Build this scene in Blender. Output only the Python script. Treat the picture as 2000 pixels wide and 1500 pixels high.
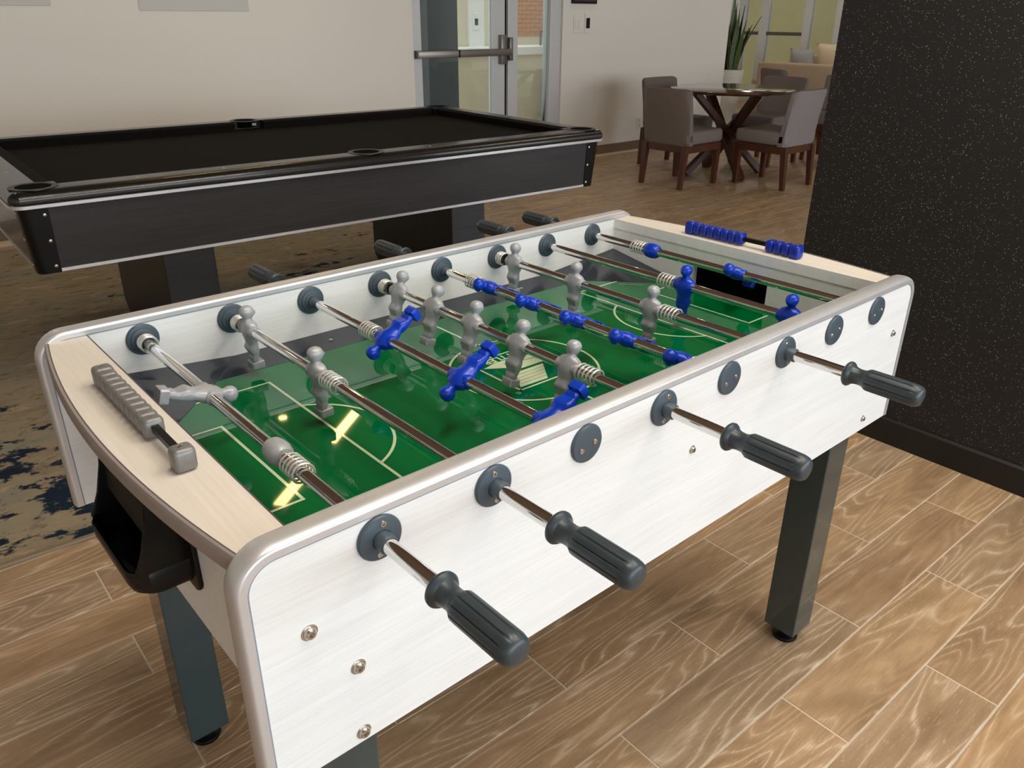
import bpy, bmesh, math, random
from mathutils import Vector, Matrix
random.seed(7)
scene = bpy.context.scene
for o in list(bpy.data.objects):
    bpy.data.objects.remove(o)
COL = scene.collection
R = math.radians
PI = math.pi

# ------------------------------------------------------------------ camera
F_PX = 1548.704
CAM = Vector((-0.86086, -0.58351, 1.31100))
CR = Vector((0.754045, -0.656791, 0.006498))
CU = Vector((0.273633, 0.323115, 0.905937))
CF = Vector((0.597111, 0.681339, -0.423363))
cd = bpy.data.cameras.new('camera')
cd.sensor_fit = 'HORIZONTAL'
cd.sensor_width = 36.0
cd.lens = F_PX / 2000.0 * 36.0
cd.clip_start = 0.02
cd.clip_end = 200
co = bpy.data.objects.new('camera', cd)
COL.objects.link(co)
m3 = Matrix((CR, CU, -CF)).transposed()
co.matrix_world = Matrix.Translation(CAM) @ m3.to_4x4()
scene.camera = co

# ------------------------------------------------------------------ colour management
scene.view_settings.view_transform = 'Standard'
scene.view_settings.look = 'None'
scene.view_settings.gamma = 1.0
scene.view_settings.use_curve_mapping = False
scene.view_settings.exposure = 0.0

# ------------------------------------------------------------------ world: plain overcast daylight
w = bpy.data.worlds.new('overcast_sky')
scene.world = w
w.use_nodes = True
w.node_tree.nodes['Background'].inputs[0].default_value = (0.93, 0.97, 1.0, 1)
w.node_tree.nodes['Background'].inputs[1].default_value = 1.6


def window_light(name, loc, rot, sx, sy, power, col):
    l = bpy.data.lights.new(name, 'AREA')
    l.shape = 'RECTANGLE'
    l.size = sx
    l.size_y = sy
    l.energy = power
    l.color = col
    o = bpy.data.objects.new(name, l)
    o.location = loc
    o.rotation_euler = rot
    COL.objects.link(o)
    return o


# daylight that comes in through the tall windows behind the photographer
window_light('daylight_front', (2.6, -5.95, 1.65), (R(82), 0, 0), 11.4, 2.5, 415, (0.81, 0.915, 1.0))


# ------------------------------------------------------------------ helpers
def s2l(c):
    c = c / 255.0
    return c / 12.92 if c <= 0.04045 else ((c + 0.055) / 1.055) ** 2.4


def rgb(r, g, b):
    return (s2l(r), s2l(g), s2l(b), 1.0)


class NT:
    """small node-tree writer"""
    def __init__(self, name):
        self.m = bpy.data.materials.new(name)
        self.m.use_nodes = True
        self.t = self.m.node_tree
        self.b = self.t.nodes['Principled BSDF']
        self.out = self.t.nodes['Material Output']

    def n(self, kind, **kw):
        nd = self.t.nodes.new(kind)
        for k, v in kw.items():
            setattr(nd, k, v)
        return nd

    def link(self, a, b):
        self.t.links.new(a, b)

    def put(self, sock, v):
        if hasattr(v, 'is_linked') or isinstance(v, bpy.types.NodeSocket):
            self.link(v, sock)
        else:
            sock.default_value = v

    def math(self, op, a, b=0.0, c=0.0):
        nd = self.n('ShaderNodeMath', operation=op)
        self.put(nd.inputs[0], a)
        self.put(nd.inputs[1], b)
        self.put(nd.inputs[2], c)
        return nd.outputs[0]

    def vec(self, src, scale=(1, 1, 1), rot=(0, 0, 0), loc=(0, 0, 0)):
        nd = self.n('ShaderNodeMapping')
        self.link(src, nd.inputs[0])
        nd.inputs['Scale'].default_value = scale
        nd.inputs['Rotation'].default_value = rot
        nd.inputs['Location'].default_value = loc
        return nd.outputs[0]

    def noise(self, v, scale=1.0, detail=2.0, rough=0.5, dist=0.0):
        nd = self.n('ShaderNodeTexNoise')
        self.link(v, nd.inputs['Vector'])
        nd.inputs['Scale'].default_value = scale
        nd.inputs['Detail'].default_value = detail
        nd.inputs['Roughness'].default_value = rough
        nd.inputs['Distortion'].default_value = dist
        return nd.outputs['Fac']

    def ramp(self, f, stops, interp='LINEAR'):
        nd = self.n('ShaderNodeValToRGB')
        nd.color_ramp.interpolation = interp
        el = nd.color_ramp.elements
        while len(el) < len(stops):
            el.new(0.5)
        for e, (p, c) in zip(el, stops):
            e.position = p
            e.color = c if len(c) == 4 else (*c, 1)
        self.link(f, nd.inputs[0])
        return nd.outputs[0]

    def mix(self, f, a, b, kind='MIX'):
        nd = self.n('ShaderNodeMix', data_type='RGBA', blend_type=kind)
        self.put(nd.inputs[0], f)
        self.put(nd.inputs[6], a)
        self.put(nd.inputs[7], b)
        return nd.outputs[2]

    def bump(self, h, strength=0.1, dist=0.001):
        nd = self.n('ShaderNodeBump')
        nd.inputs['Strength'].default_value = strength
        nd.inputs['Distance'].default_value = dist
        self.link(h, nd.inputs['Height'])
        self.link(nd.outputs[0], self.b.inputs['Normal'])

    def set(self, **kw):
        for k, v in kw.items():
            self.put(self.b.inputs[k.replace('_', ' ')], v)
        return self.m


G = (0.5, 0.5, 0.5, 1)


def plain(name, col, rough=0.5, metal=0.0, coat=0.0, spec=0.5, var=0.03, vscale=30.0, bump=0.0):
    """procedural single-colour surface with a slight mottling"""
    t = NT(name)
    tc = t.n('ShaderNodeTexCoord').outputs['Object']
    f = t.noise(tc, vscale, 3, 0.6)
    lo = tuple(max(0, c * (1 - var * 2)) for c in col[:3]) + (1,)
    hi = tuple(min(1, c * (1 + var * 2)) for c in col[:3]) + (1,)
    t.set(Base_Color=t.ramp(f, [(0.3, lo), (0.7, hi)]), Roughness=rough, Metallic=metal,
          Coat_Weight=coat, Specular_IOR_Level=spec)
    t.b.inputs['Coat Roughness'].default_value = 0.05
    if bump:
        t.bump(t.noise(tc, vscale * 12, 2), bump, 0.0006)
    return t.m


def emitter(name, col, strength):
    t = NT(name)
    t.b.inputs['Base Color'].default_value = col
    t.b.inputs['Emission Color'].default_value = col
    t.b.inputs['Emission Strength'].default_value = strength
    return t.m


def glass(name, tint=(0.93, 0.97, 0.95, 1), rough=0.0):
    t = NT(name)
    tr = t.n('ShaderNodeBsdfTransparent')
    tr.inputs[0].default_value = tint
    gl = t.n('ShaderNodeBsdfGlossy')
    gl.inputs['Roughness'].default_value = rough
    fr = t.n('ShaderNodeFresnel')
    fr.inputs[0].default_value = 1.45
    mx = t.n('ShaderNodeMixShader')
    t.link(fr.outputs[0], mx.inputs[0])
    t.link(tr.outputs[0], mx.inputs[1])
    t.link(gl.outputs[0], mx.inputs[2])
    t.link(mx.outputs[0], t.out.inputs[0])
    t.t.nodes.remove(t.b)
    return t.m


def streak_wood(name, dark, light, axis=0, fine=160.0, rough=0.45, coat=0.0, contrast=(0.3, 0.7), along=3.0):
    """laminate / veneer: fine streaks running along one object axis"""
    t = NT(name)
    tc = t.n('ShaderNodeTexCoord').outputs['Object']
    sc = [fine, fine, fine]
    sc[axis] = along
    f = t.noise(t.vec(tc, tuple(sc)), 1.0, 4, 0.65)
    sc2 = [fine / 9] * 3
    sc2[axis] = along / 2
    g = t.noise(t.vec(tc, tuple(sc2)), 1.0, 3, 0.6, 0.4)
    h = t.math('ADD', t.math('MULTIPLY', f, 0.6), t.math('MULTIPLY', g, 0.4))
    t.set(Base_Color=t.ramp(h, [(contrast[0], dark), (contrast[1], light)]), Roughness=rough, Coat_Weight=coat)
    t.bump(f, 0.06, 0.0005)
    return t.m


def plank_wood(name, island=False):
    """wood-look porcelain plank: cathedral grain, limed pores, plank-to-plank tone"""
    t = NT(name)
    pos = t.n('ShaderNodeNewGeometry')
    if island:
        rnd = pos.outputs['Random Per Island']
    else:
        rnd = t.n('ShaderNodeObjectInfo').outputs['Random']
    cmb = t.n('ShaderNodeCombineXYZ')
    t.link(t.math('MULTIPLY', rnd, 57.0), cmb.inputs[0])
    t.link(t.math('MULTIPLY', rnd, 113.0), cmb.inputs[1])
    add = t.n('ShaderNodeVectorMath', operation='ADD')
    t.link(t.vec(pos.outputs['Position'], (1, 1, 1), (0, 0, R(1))), add.inputs[0])
    t.link(cmb.outputs[0], add.inputs[1])
    P = add.outputs[0]
    big = t.noise(t.vec(P, (0.9, 7.0, 1)), 1.0, 2.0, 0.4, 0.15)
    rings = t.math('FRACT', t.math('MULTIPLY', big, 25.0))
    line = t.math('PINGPONG', rings, 0.5)
    fine = t.noise(t.vec(P, (14, 260, 1)), 1.0, 3, 0.7)
    pores = t.noise(t.vec(P, (30, 420, 1)), 1.0, 2, 0.6)
    mask = t.noise(t.vec(P, (2.2, 5.0, 1)), 1.0, 2, 0.5)
    limed = t.math('MULTIPLY', t.ramp(line, [(0.0, (1, 1, 1)), (0.14, (0, 0, 0))]),
                   t.ramp(mask, [(0.36, (0, 0, 0)), (0.54, (1, 1, 1))]))
    limed2 = t.math('MAXIMUM', t.math('MULTIPLY', limed, t.ramp(fine, [(0.38, (0.15,) * 3), (0.6, (1, 1, 1))])),
                    t.math('MULTIPLY', t.ramp(pores, [(0.6, (0, 0, 0)), (0.72, (0.7,) * 3)]),
                           t.ramp(mask, [(0.35, (0.2,) * 3), (0.6, (1, 1, 1))])))
    tone = t.ramp(t.math('FRACT', t.math('MULTIPLY', rnd, 7.31)),
                  [(0.0, rgb(174, 145, 114)), (0.3, rgb(196, 161, 121)), (0.55, rgb(180, 156, 128)), (0.8, rgb(190, 161, 126)), (1.0, rgb(206, 170, 126))])
    cloud = t.noise(t.vec(P, (3.0, 12.0, 1)), 1.0, 3, 0.6, 0.3)
    tone2 = t.mix(t.ramp(cloud, [(0.42, (0, 0, 0)), (0.72, (0.75,) * 3)]), tone, rgb(142, 114, 84))
    ringshade = t.ramp(line, [(0.0, (1, 1, 1)), (0.5, (0.78, 0.75, 0.72))])
    tone3 = t.mix(0.8, tone2, ringshade, 'MULTIPLY')
    tone4 = t.mix(0.35, tone3, t.ramp(fine, [(0.3, (0.55, 0.52, 0.5)), (0.7, (1.15, 1.15, 1.15))]), 'MULTIPLY')
    col = t.mix(t.math('MULTIPLY', limed2, 0.85), tone4, rgb(220, 202, 178))
    t.set(Base_Color=col, Roughness=t.math('ADD', 0.36, t.math('MULTIPLY', fine, 0.2)))
    t.bump(fine, 0.12, 0.0006)
    return t.m


def rug_mat():
    t = NT('rug_pile')
    tc = t.n('ShaderNodeTexCoord').outputs['Object']
    base = t.noise(t.vec(tc, (1.0, 1.7, 1)), 2.4, 5, 0.62)
    b = t.ramp(base, [(0.32, rgb(128, 116, 98)), (0.48, rgb(160, 145, 120)), (0.6, rgb(142, 138, 122)), (0.72, rgb(182, 162, 140))])
    fil = t.noise(t.vec(tc, (1.0, 1.8, 1)), 13, 6, 0.72)
    b2 = t.mix(t.ramp(fil, [(0.54, (0, 0, 0)), (0.68, (0.75,) * 3)]), b, rgb(92, 74, 58))
    reg = t.noise(t.vec(tc, (1.0, 1.0, 1), (0, 0, 0.5), (0.6, 0.35, 0)), 1.1, 2, 0.5)
    blot = t.noise(t.vec(tc, (1.0, 1.5, 1)), 7.5, 8, 0.66, 0.25)
    sm = t.math('ADD', t.math('MULTIPLY', blot, 0.62), t.math('MULTIPLY', reg, 0.50))
    sx_ = t.n('ShaderNodeSeparateXYZ')
    t.link(tc, sx_.inputs[0])
    bord = t.math('MULTIPLY', t.math('SUBTRACT', 0.85, t.math('MINIMUM', sx_.outputs[1], 1.5)), 0.085)
    sm = t.math('ADD', sm, bord)
    nv = t.ramp(sm, [(0.605, (0, 0, 0)), (0.63, (1, 1, 1))])
    c = t.mix(nv, b2, rgb(30, 43, 58))
    pk = t.noise(t.vec(tc, (1.3, 2.2, 1), (0, 0, 0), (5, 3, 0)), 4.5, 4, 0.6)
    c = t.mix(t.math('MULTIPLY', t.ramp(pk, [(0.6, (0, 0, 0)), (0.66, (0.6,) * 3)]), t.math('SUBTRACT', 1.0, nv)), c, rgb(196, 164, 138))
    t.set(Base_Color=c, Roughness=0.95, Specular_IOR_Level=0.1)
    t.bump(t.noise(tc, 420, 2), 0.5, 0.002)
    return t.m


def glitter_mat():
    t = NT('black_glitter_wallcovering')
    tc = t.n('ShaderNodeTexCoord').outputs['Object']
    v = t.n('ShaderNodeTexVoronoi')
    t.link(tc, v.inputs['Vector'])
    v.inputs['Scale'].default_value = 250.0
    sep = t.n('ShaderNodeSeparateColor')
    t.link(v.outputs['Color'], sep.inputs[0])
    pick = t.ramp(sep.outputs[0], [(0.86, (0, 0, 0)), (1.0, (1, 1, 1))])
    dot = t.ramp(v.outputs['Distance'], [(0.16, (1, 1, 1)), (0.36, (0, 0, 0))])
    f = t.math('MULTIPLY', t.math('POWER', pick, 2.0), dot)
    grain = t.noise(tc, 500, 2)
    base = t.ramp(grain, [(0.3, rgb(9, 9, 9)), (0.75, rgb(28, 27, 27))])
    t.set(Base_Color=t.mix(f, base, rgb(172, 172, 168)), Roughness=t.math('SUBTRACT', 0.62, t.math('MULTIPLY', f, 0.3)),
          Metallic=t.math('MULTIPLY', f, 0.3))
    t.bump(grain, 0.35, 0.001)
    return t.m


def brick_mat():
    t = NT('orange_brick')
    tc = t.n('ShaderNodeTexCoord').outputs['Object']
    f = t.noise(tc, 14, 3)
    t.set(Base_Color=t.ramp(f, [(0.3, rgb(178, 116, 80)), (0.7, rgb(206, 146, 108))]), Roughness=0.85)
    return t.m


def paint(name, col, rough=0.6):
    t = NT(name)
    tc = t.n('ShaderNodeTexCoord').outputs['Object']
    f = t.noise(tc, 260, 2)
    g = t.noise(tc, 1.2, 2)
    lo = tuple(c * 0.985 for c in col[:3]) + (1,)
    t.set(Base_Color=t.mix(g, col, lo), Roughness=rough)
    t.bump(f, 0.06, 0.0008)
    return t.m


M = {}
M['plank'] = plank_wood('wood_look_plank')
M['plank_far'] = plank_wood('wood_look_plank_far', True)
M['grout'] = plain('grout', rgb(214, 202, 184), 0.9, vscale=80)
M['rug'] = rug_mat()
M['rug_edge'] = plain('rug_binding', rgb(134, 116, 94), 0.9, vscale=300, var=0.06)
M['wall'] = paint('warm_white_paint', rgb(230, 224, 215))
M['wall_grey'] = paint('pale_grey_panel', rgb(200, 198, 194), 0.5)
M['ceiling'] = paint('ceiling_paint', rgb(148, 124, 104), 0.8)
M['glitter'] = glitter_mat()
M['black_base'] = plain('black_vinyl_base', rgb(13, 13, 13), 0.5, var=0.05)
M['wood_base'] = streak_wood('baseboard_wood', rgb(104, 84, 62), rgb(126, 102, 78), 0, 90)
M['white_lam'] = streak_wood('whitewashed_laminate', rgb(216, 217, 216), rgb(228, 229, 229), 0, 420, 0.42, 0, (0.34, 0.60), 7.0)
M['white_lam_warmlit'] = streak_wood('whitewashed_laminate_warmlit', rgb(208, 200, 188), rgb(222, 215, 205), 1, 230, 0.42, 0, (0.32, 0.66), 5.0)  # panel whitewash, slightly warmer, with warm ceiling light put into the colour
M['alu'] = plain('satin_aluminium', rgb(204, 203, 204), 0.36, 0.55, var=0.012)
M['alu_brown'] = plain('grey_edge_profile', rgb(158, 148, 144), 0.4, 0.3, var=0.02)
M['lip_dark'] = plain('dark_edge_band', rgb(78, 68, 76), 0.5)
M['edge_line'] = plain('blue_grey_edge_line', rgb(128, 138, 152), 0.5)
M['slate'] = plain('slate_plastic', rgb(62, 76, 86), 0.42, 0, var=0.03, vscale=50)
M['grip'] = plain('dark_grip_plastic', rgb(50, 59, 65), 0.38, 0, var=0.06, vscale=40)
M['slate_print'] = plain('slate_field_border', rgb(48, 52, 60), 0.10, 0, var=0.02)
M['green'] = plain('green_field', rgb(0, 95, 47), 0.03, 0, var=0.02, vscale=8)
M['line'] = plain('pale_field_line', rgb(186, 202, 170), 0.06, 0, var=0.01)
M['stripe_red'] = plain('brown_red_print', rgb(128, 70, 58), 0.08, 0, var=0.01)
M['chrome'] = plain('chrome', rgb(225, 224, 222), 0.07, 1.0, var=0.005)
M['spring'] = plain('spring_steel', rgb(236, 235, 232), 0.3, 0.6, var=0.005)
M['steel'] = plain('bolt_steel', rgb(196, 190, 182), 0.25, 0.95, var=0.03)
M['silver_fig'] = plain('silver_figure_plastic', rgb(160, 162, 166), 0.34, 0.1, var=0.04, vscale=120)
M['blue_fig'] = plain('blue_figure_plastic', rgb(0, 54, 176), 0.3, 0, var=0.04, vscale=120)
M['bead_silver'] = plain('silver_bead', rgb(122, 120, 118), 0.4, 0.3, var=0.05, vscale=120)
M['bead_blue'] = plain('blue_bead', rgb(6, 38, 146), 0.35, 0, var=0.04, vscale=120)
M['black'] = plain('black_plastic', rgb(7, 7, 8), 0.36, 0, var=0.06, spec=0.3)
M['black_hood'] = plain('black_brown_plastic', rgb(15, 13, 11), 0.55, 0, var=0.05, spec=0.3)
M['black_dull'] = plain('black_interior', rgb(5, 5, 5), 0.9, 0, var=0.05, spec=0.05)
M['leg_paint'] = plain('dark_green_grey_steel', rgb(52, 66, 68), 0.16, 0.15, coat=0.5, var=0.02)
M['pool_rail'] = plain('pool_rail_laminate', rgb(26, 24, 23), 0.28, 0, coat=0.25, var=0.05)
M['pool_side'] = streak_wood('dark_charcoal_wood', rgb(30, 29, 31), rgb(50, 48, 50), 0, 120, 0.4, 0, (0.3, 0.7), 4.0)
M['pool_cloth'] = plain('black_cloth', rgb(22, 18, 17), 0.95, 0, var=0.08, vscale=300, spec=0.15)
M['pool_alu'] = plain('brushed_silver_trim', rgb(206, 208, 212), 0.3, 0.7, var=0.01)
M['fabric'] = plain('taupe_fabric', rgb(116, 104, 99), 0.9, 0, var=0.06, vscale=220, spec=0.2, bump=0.3)
M['fabric2'] = plain('taupe_fabric_lit', rgb(134, 126, 124), 0.9, 0, var=0.06, vscale=220, spec=0.2, bump=0.3)  # lighter copy of the chair fabric, daylight on its back painted in
M['walnut'] = streak_wood('walnut_stain', rgb(58, 28, 16), rgb(88, 45, 26), 2, 110, 0.4, 0.1, (0.3, 0.7), 5.0)
M['walnut_top'] = streak_wood('walnut_top', rgb(66, 40, 26), rgb(96, 62, 40), 0, 90, 0.12, 0.6, (0.3, 0.7), 4.0)
M['sofa'] = plain('beige_sofa', rgb(196, 172, 148), 0.9, 0, var=0.05, vscale=200, spec=0.2, bump=0.3)
M['cushion'] = plain('cream_cushion', rgb(216, 202, 178), 0.9, 0, var=0.05, vscale=200, spec=0.2, bump=0.3)
M['cushion_grey'] = plain('grey_cushion', rgb(160, 162, 164), 0.9, 0, var=0.05, vscale=200, spec=0.2, bump=0.3)
M['pot'] = plain('white_pot', rgb(222, 218, 208), 0.45, 0, var=0.02)
M['leaf'] = streak_wood('snake_leaf', rgb(34, 52, 18), rgb(78, 96, 34), 0, 40, 0.45, 0, (0.35, 0.65), 12.0)
M['soil'] = plain('soil', rgb(52, 40, 32), 0.95, 0, var=0.2)
M['frame_alu'] = plain('white_aluminium_frame', rgb(204, 205, 206), 0.4, 0.1, var=0.01)
M['bar_metal'] = plain('push_bar_metal', rgb(136, 130, 126), 0.35, 0.7, var=0.02)
M['glass'] = glass('clear_glass')
M['glass_olive'] = glass('tinted_glass', (0.88, 0.88, 0.80, 1))
M['switch'] = plain('switch_plastic', rgb(228, 224, 216), 0.4, 0, var=0.01)
M['dark_grey_stone'] = plain('dark_grey_cladding', rgb(66, 72, 78), 0.5, 0, var=0.03)
M['tan_stone'] = plain('tan_stone', rgb(196, 160, 104), 0.8, 0, var=0.08, vscale=10)
M['cream_ext'] = plain('cream_render', rgb(216, 208, 186), 0.8, 0, var=0.03, vscale=3)
M['olive_ext'] = plain('pale_olive_render', rgb(160, 154, 122), 0.8, 0, var=0.03, vscale=3)
M['concrete'] = plain('concrete', rgb(168, 156, 136), 0.85, 0, var=0.06, vscale=6)
M['brick'] = brick_mat()
M['white_ext'] = plain('white_paint_outside', rgb(236, 236, 234), 0.5, 0, var=0.01)
M['rail_metal'] = plain('dark_rail_metal', rgb(92, 94, 92), 0.5, 0.4, var=0.02)
M['lamp_warm'] = emitter('warm_lamp', (1.0, 0.72, 0.26, 1), 24.0)
M['picture'] = plain('dark_picture', rgb(30, 32, 34), 0.2, 0, coat=0.5, var=0.3, vscale=6)
M['jar_cap'] = M['black']


class MB:
    """collects geometry of one mesh"""
    def __init__(self):
        self.bm = bmesh.new()

    def quad(self, *pts):
        vs = [self.bm.verts.new(p) for p in pts]
        return self.bm.faces.new(vs)

    def box(self, x0, x1, y0, y1, z0, z1, bev=0.0, seg=2, rot=None):
        tmp = bmesh.new()
        bmesh.ops.create_cube(tmp, size=1.0)
        for v in tmp.verts:
            v.co = Vector(((x0 + x1) / 2 + v.co.x * (x1 - x0), (y0 + y1) / 2 + v.co.y * (y1 - y0), (z0 + z1) / 2 + v.co.z * (z1 - z0)))
        if bev:
            bmesh.ops.bevel(tmp, geom=tmp.edges[:] + tmp.verts[:], offset=bev, segments=seg, profile=0.5, affect='EDGES')
        if rot is not None:
            bmesh.ops.transform(tmp, matrix=rot, verts=tmp.verts)
        self.merge(tmp)
        return self

    def merge(self, tmp, mat=None):
        if mat is not None:
            bmesh.ops.transform(tmp, matrix=mat, verts=tmp.verts)
        me = bpy.data.meshes.new('tmp')
        tmp.to_mesh(me)
        tmp.free()
        self.bm.from_mesh(me)
        bpy.data.meshes.remove(me)

    def loft(self, rings, cap0=True, cap1=True, closed=True):
        vv = [[self.bm.verts.new(p) for p in r] for r in rings]
        n = len(rings[0])
        rng = range(n) if closed else range(n - 1)
        for a, b in zip(vv, vv[1:]):
            for i in rng:
                j = (i + 1) % n
                try:
                    self.bm.faces.new((a[i], a[j], b[j], b[i]))
                except ValueError:
                    pass
        if cap0 and closed:
            self.bm.faces.new(list(reversed(vv[0])))
        if cap1 and closed:
            self.bm.faces.new(vv[-1])
        return self

    def lathe(self, prof, axis='Z', seg=24, origin=(0, 0, 0), mod=None):
        """prof: (radius, height) list along the axis"""
        rings = []
        for k, (r, h) in enumerate(prof):
            ring = []
            for i in range(seg):
                a = 2 * PI * i / seg
                rr = r * (mod(a, k) if mod else 1.0)
                c, s = rr * math.cos(a), rr * math.sin(a)
                if axis == 'Z':
                    q = (c, s, h)
                elif axis == 'Y':
                    q = (s, h, c)
                else:
                    q = (h, c, s)
                ring.append(tuple(q[j] + origin[j] for j in range(3)))
            rings.append(ring)
        return self.loft(rings)

    def prism(self, pts, a0, a1, axis='Z', bev=0.0, seg=2):
        """pts: 2-D outline; extruded between a0 and a1 along axis"""
        tmp = bmesh.new()

        def P(u, v, a):
            return (u, v, a) if axis == 'Z' else ((u, a, v) if axis == 'Y' else (a, u, v))
        lo = [tmp.verts.new(P(u, v, a0)) for u, v in pts]
        hi = [tmp.verts.new(P(u, v, a1)) for u, v in pts]
        n = len(pts)
        tmp.faces.new(lo)
        tmp.faces.new(list(reversed(hi)))
        for i in range(n):
            j = (i + 1) % n
            tmp.faces.new((lo[j], lo[i], hi[i], hi[j]))
        if bev:
            bmesh.ops.bevel(tmp, geom=tmp.edges[:], offset=bev, segments=seg, profile=0.5, affect='EDGES')
        self.merge(tmp)
        return self

    def tube(self, pts, r, seg=8, closed_path=False):
        pts = [Vector(p) for p in pts]
        rings = []
        prev = None
        for i, p in enumerate(pts):
            if i == 0:
                d = pts[1] - pts[0]
            elif i == len(pts) - 1:
                d = pts[-1] - pts[-2]
            else:
                d = pts[i + 1] - pts[i - 1]
            d.normalize()
            if prev is None:
                up = Vector((0, 0, 1)) if abs(d.z) < 0.9 else Vector((1, 0, 0))
                n1 = d.cross(up).normalized()
            else:
                n1 = (prev - d * prev.dot(d)).normalized()
            prev = n1
            n2 = d.cross(n1)
            rr = r[i] if isinstance(r, (list, tuple)) else r
            rings.append([tuple(p + n1 * rr * math.cos(2 * PI * k / seg) + n2 * rr * math.sin(2 * PI * k / seg)) for k in range(seg)])
        return self.loft(rings)

    def beam(self, a, b, wx, wy, bev=0.0):
        """square bar between two points"""
        a, b = Vector(a), Vector(b)
        d = b - a
        q = d.to_track_quat('Z', 'Y').to_matrix().to_4x4()
        tmp = bmesh.new()
        bmesh.ops.create_cube(tmp, size=1.0)
        for v in tmp.verts:
            v.co = Vector((v.co.x * wx, v.co.y * wy, v.co.z * d.length))
        if bev:
            bmesh.ops.bevel(tmp, geom=tmp.edges[:], offset=bev, segments=2, profile=0.5, affect='EDGES')
        self.merge(tmp, Matrix.Translation((a + b) / 2) @ q)
        return self

    def mesh(self, name, mat, smooth=None):
        bm = self.bm
        bmesh.ops.recalc_face_normals(bm, faces=bm.faces[:])
        me = bpy.data.meshes.new(name)
        bm.to_mesh(me)
        bm.free()
        me.materials.append(mat)
        if smooth is not None:
            for p in me.polygons:
                p.use_smooth = True
            me.set_sharp_from_angle(angle=R(smooth))
        return me

    def build(self, name, mat, parent=None, smooth=None, loc=None, rot=None):
        return put(name, self.mesh(name, mat, smooth), parent, loc, rot)


def put(name, me, parent=None, loc=None, rot=None):
    o = bpy.data.objects.new(name, me)
    COL.objects.link(o)
    if parent is not None:
        o.parent = parent
    if loc is not None:
        o.location = loc
    if rot is not None:
        o.rotation_euler = rot
    return o


def thing(name, label, cat, loc=(0, 0, 0), rotz=0.0, group=None):
    o = bpy.data.objects.new(name, None)
    COL.objects.link(o)
    o.empty_display_size = 0.1
    o.location = loc
    o.rotation_euler = (0, 0, rotz)
    return tag(o, label, cat, group)


def tag(o, label, cat, group=None):
    o['label'] = label
    o['category'] = cat
    if group:
        o['group'] = group
    return o


def struct(o, label=None):
    o['kind'] = 'structure'
    if label:
        o['label'] = label
        o['category'] = o.name.split('_')[0]
    return o


def copy_tree(o, parent=None):
    c = o.copy()
    COL.objects.link(c)
    if parent is not None:
        c.parent = parent
    for ch in o.children:
        copy_tree(ch, c)
    return c


# ================================================================== THE ROOM
CEIL = 3.0
YB = 5.2          # back wall
# ---- floor: grout bed plus planks
ROT = R(-1.0)
PW, PL, GAP = 0.1527, 0.665, 0.0042
fl = MB().box(-4.2, 7.42, -6.25, 5.36, -0.12, -0.0016).box(7.42, 11.6, -6.25, 8.0, -0.12, -0.0016).build('floor', M['grout'])
struct(fl, 'wood-look plank floor with pale grout lines')


def plank_mb(cx=0.0, cy=0.0, L=PL - GAP, Wd=PW - GAP, rot=0.0, mb=None):
    """bevelled plank, open underneath"""
    mb = mb or MB()
    b = 0.0011
    c, s = math.cos(rot), math.sin(rot)

    def T(x, y, z):
        return (cx + c * x - s * y, cy + s * x + c * y, z)
    hx, hy = L / 2, Wd / 2
    lo = [mb.bm.verts.new(T(x, y, -0.006)) for x, y in ((-hx, -hy), (hx, -hy), (hx, hy), (-hx, hy))]
    md = [mb.bm.verts.new(T(x, y, -b)) for x, y in ((-hx, -hy), (hx, -hy), (hx, hy), (-hx, hy))]
    tp = [mb.bm.verts.new(T(x, y, 0.0)) for x, y in ((-hx + b, -hy + b), (hx - b, -hy + b), (hx - b, hy - b), (-hx + b, hy - b))]
    for a, d in ((lo, md), (md, tp)):
        for i in range(4):
            j = (i + 1) % 4
            mb.bm.faces.new((a[i], a[j], d[j], d[i]))
    mb.bm.faces.new(tp)
    return mb


cosr, sinr = math.cos(ROT), math.sin(ROT)
planks = []
for k in range(-40, 66):
    v = -0.190 + 0.0167 + PW * (k + 0.5)
    ph = 0.06 if k % 2 else 0.395
    for j in range(-8, 24):
        u = ph + PL * (j + 0.5)
        x, y = cosr * u - sinr * v, sinr * u + cosr * v
        if not (-4.0 < x < 11.2 and -5.9 < y < (5.05 if x < 7.7 else 7.7)):
            continue
        d = Vector((x, y, 0)) - CAM
        dep = d.dot(CF)
        vis = False
        if dep > 0.3:
            px = 1000 + F_PX * d.dot(CR) / dep
            py = 750 - F_PX * d.dot(CU) / dep
            vis = -350 < px < 2350 and -50 < py < 1850
            if y > YB - 0.1 and x < 7.3:
                vis = False
            if 1.75 < x and y < 0.55 + (x - 1.64) * 0.45:   # behind the black wall
                vis = False
            if -2.0 < x < 2.2 and 1.65 < y < 4.8:            # under the rug
                vis = False
        planks.append((0 if vis else 1, d.length, x, y))
planks.sort()
pm = plank_mb().mesh('plank', M['plank'])
rest = MB()
for i, (hid, dist, x, y) in enumerate(planks):
    if i < 300 and not hid:
        put('plank', pm, fl, (x, y, 0), (0, 0, ROT))
    else:
        plank_mb(x, y, rot=ROT, mb=rest)
ro = rest.build('plank_field', M['plank_far'], fl)
ro['kind'] = 'stuff'

# ---- ceiling
struct(MB().box(-4.2, 7.42, -6.25, 5.36, CEIL, CEIL + 0.1).box(7.42, 11.6, -6.25, 8.0, CEIL, CEIL + 0.1).build('ceiling', M['ceiling']), 'brown painted ceiling high above the tables')

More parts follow.
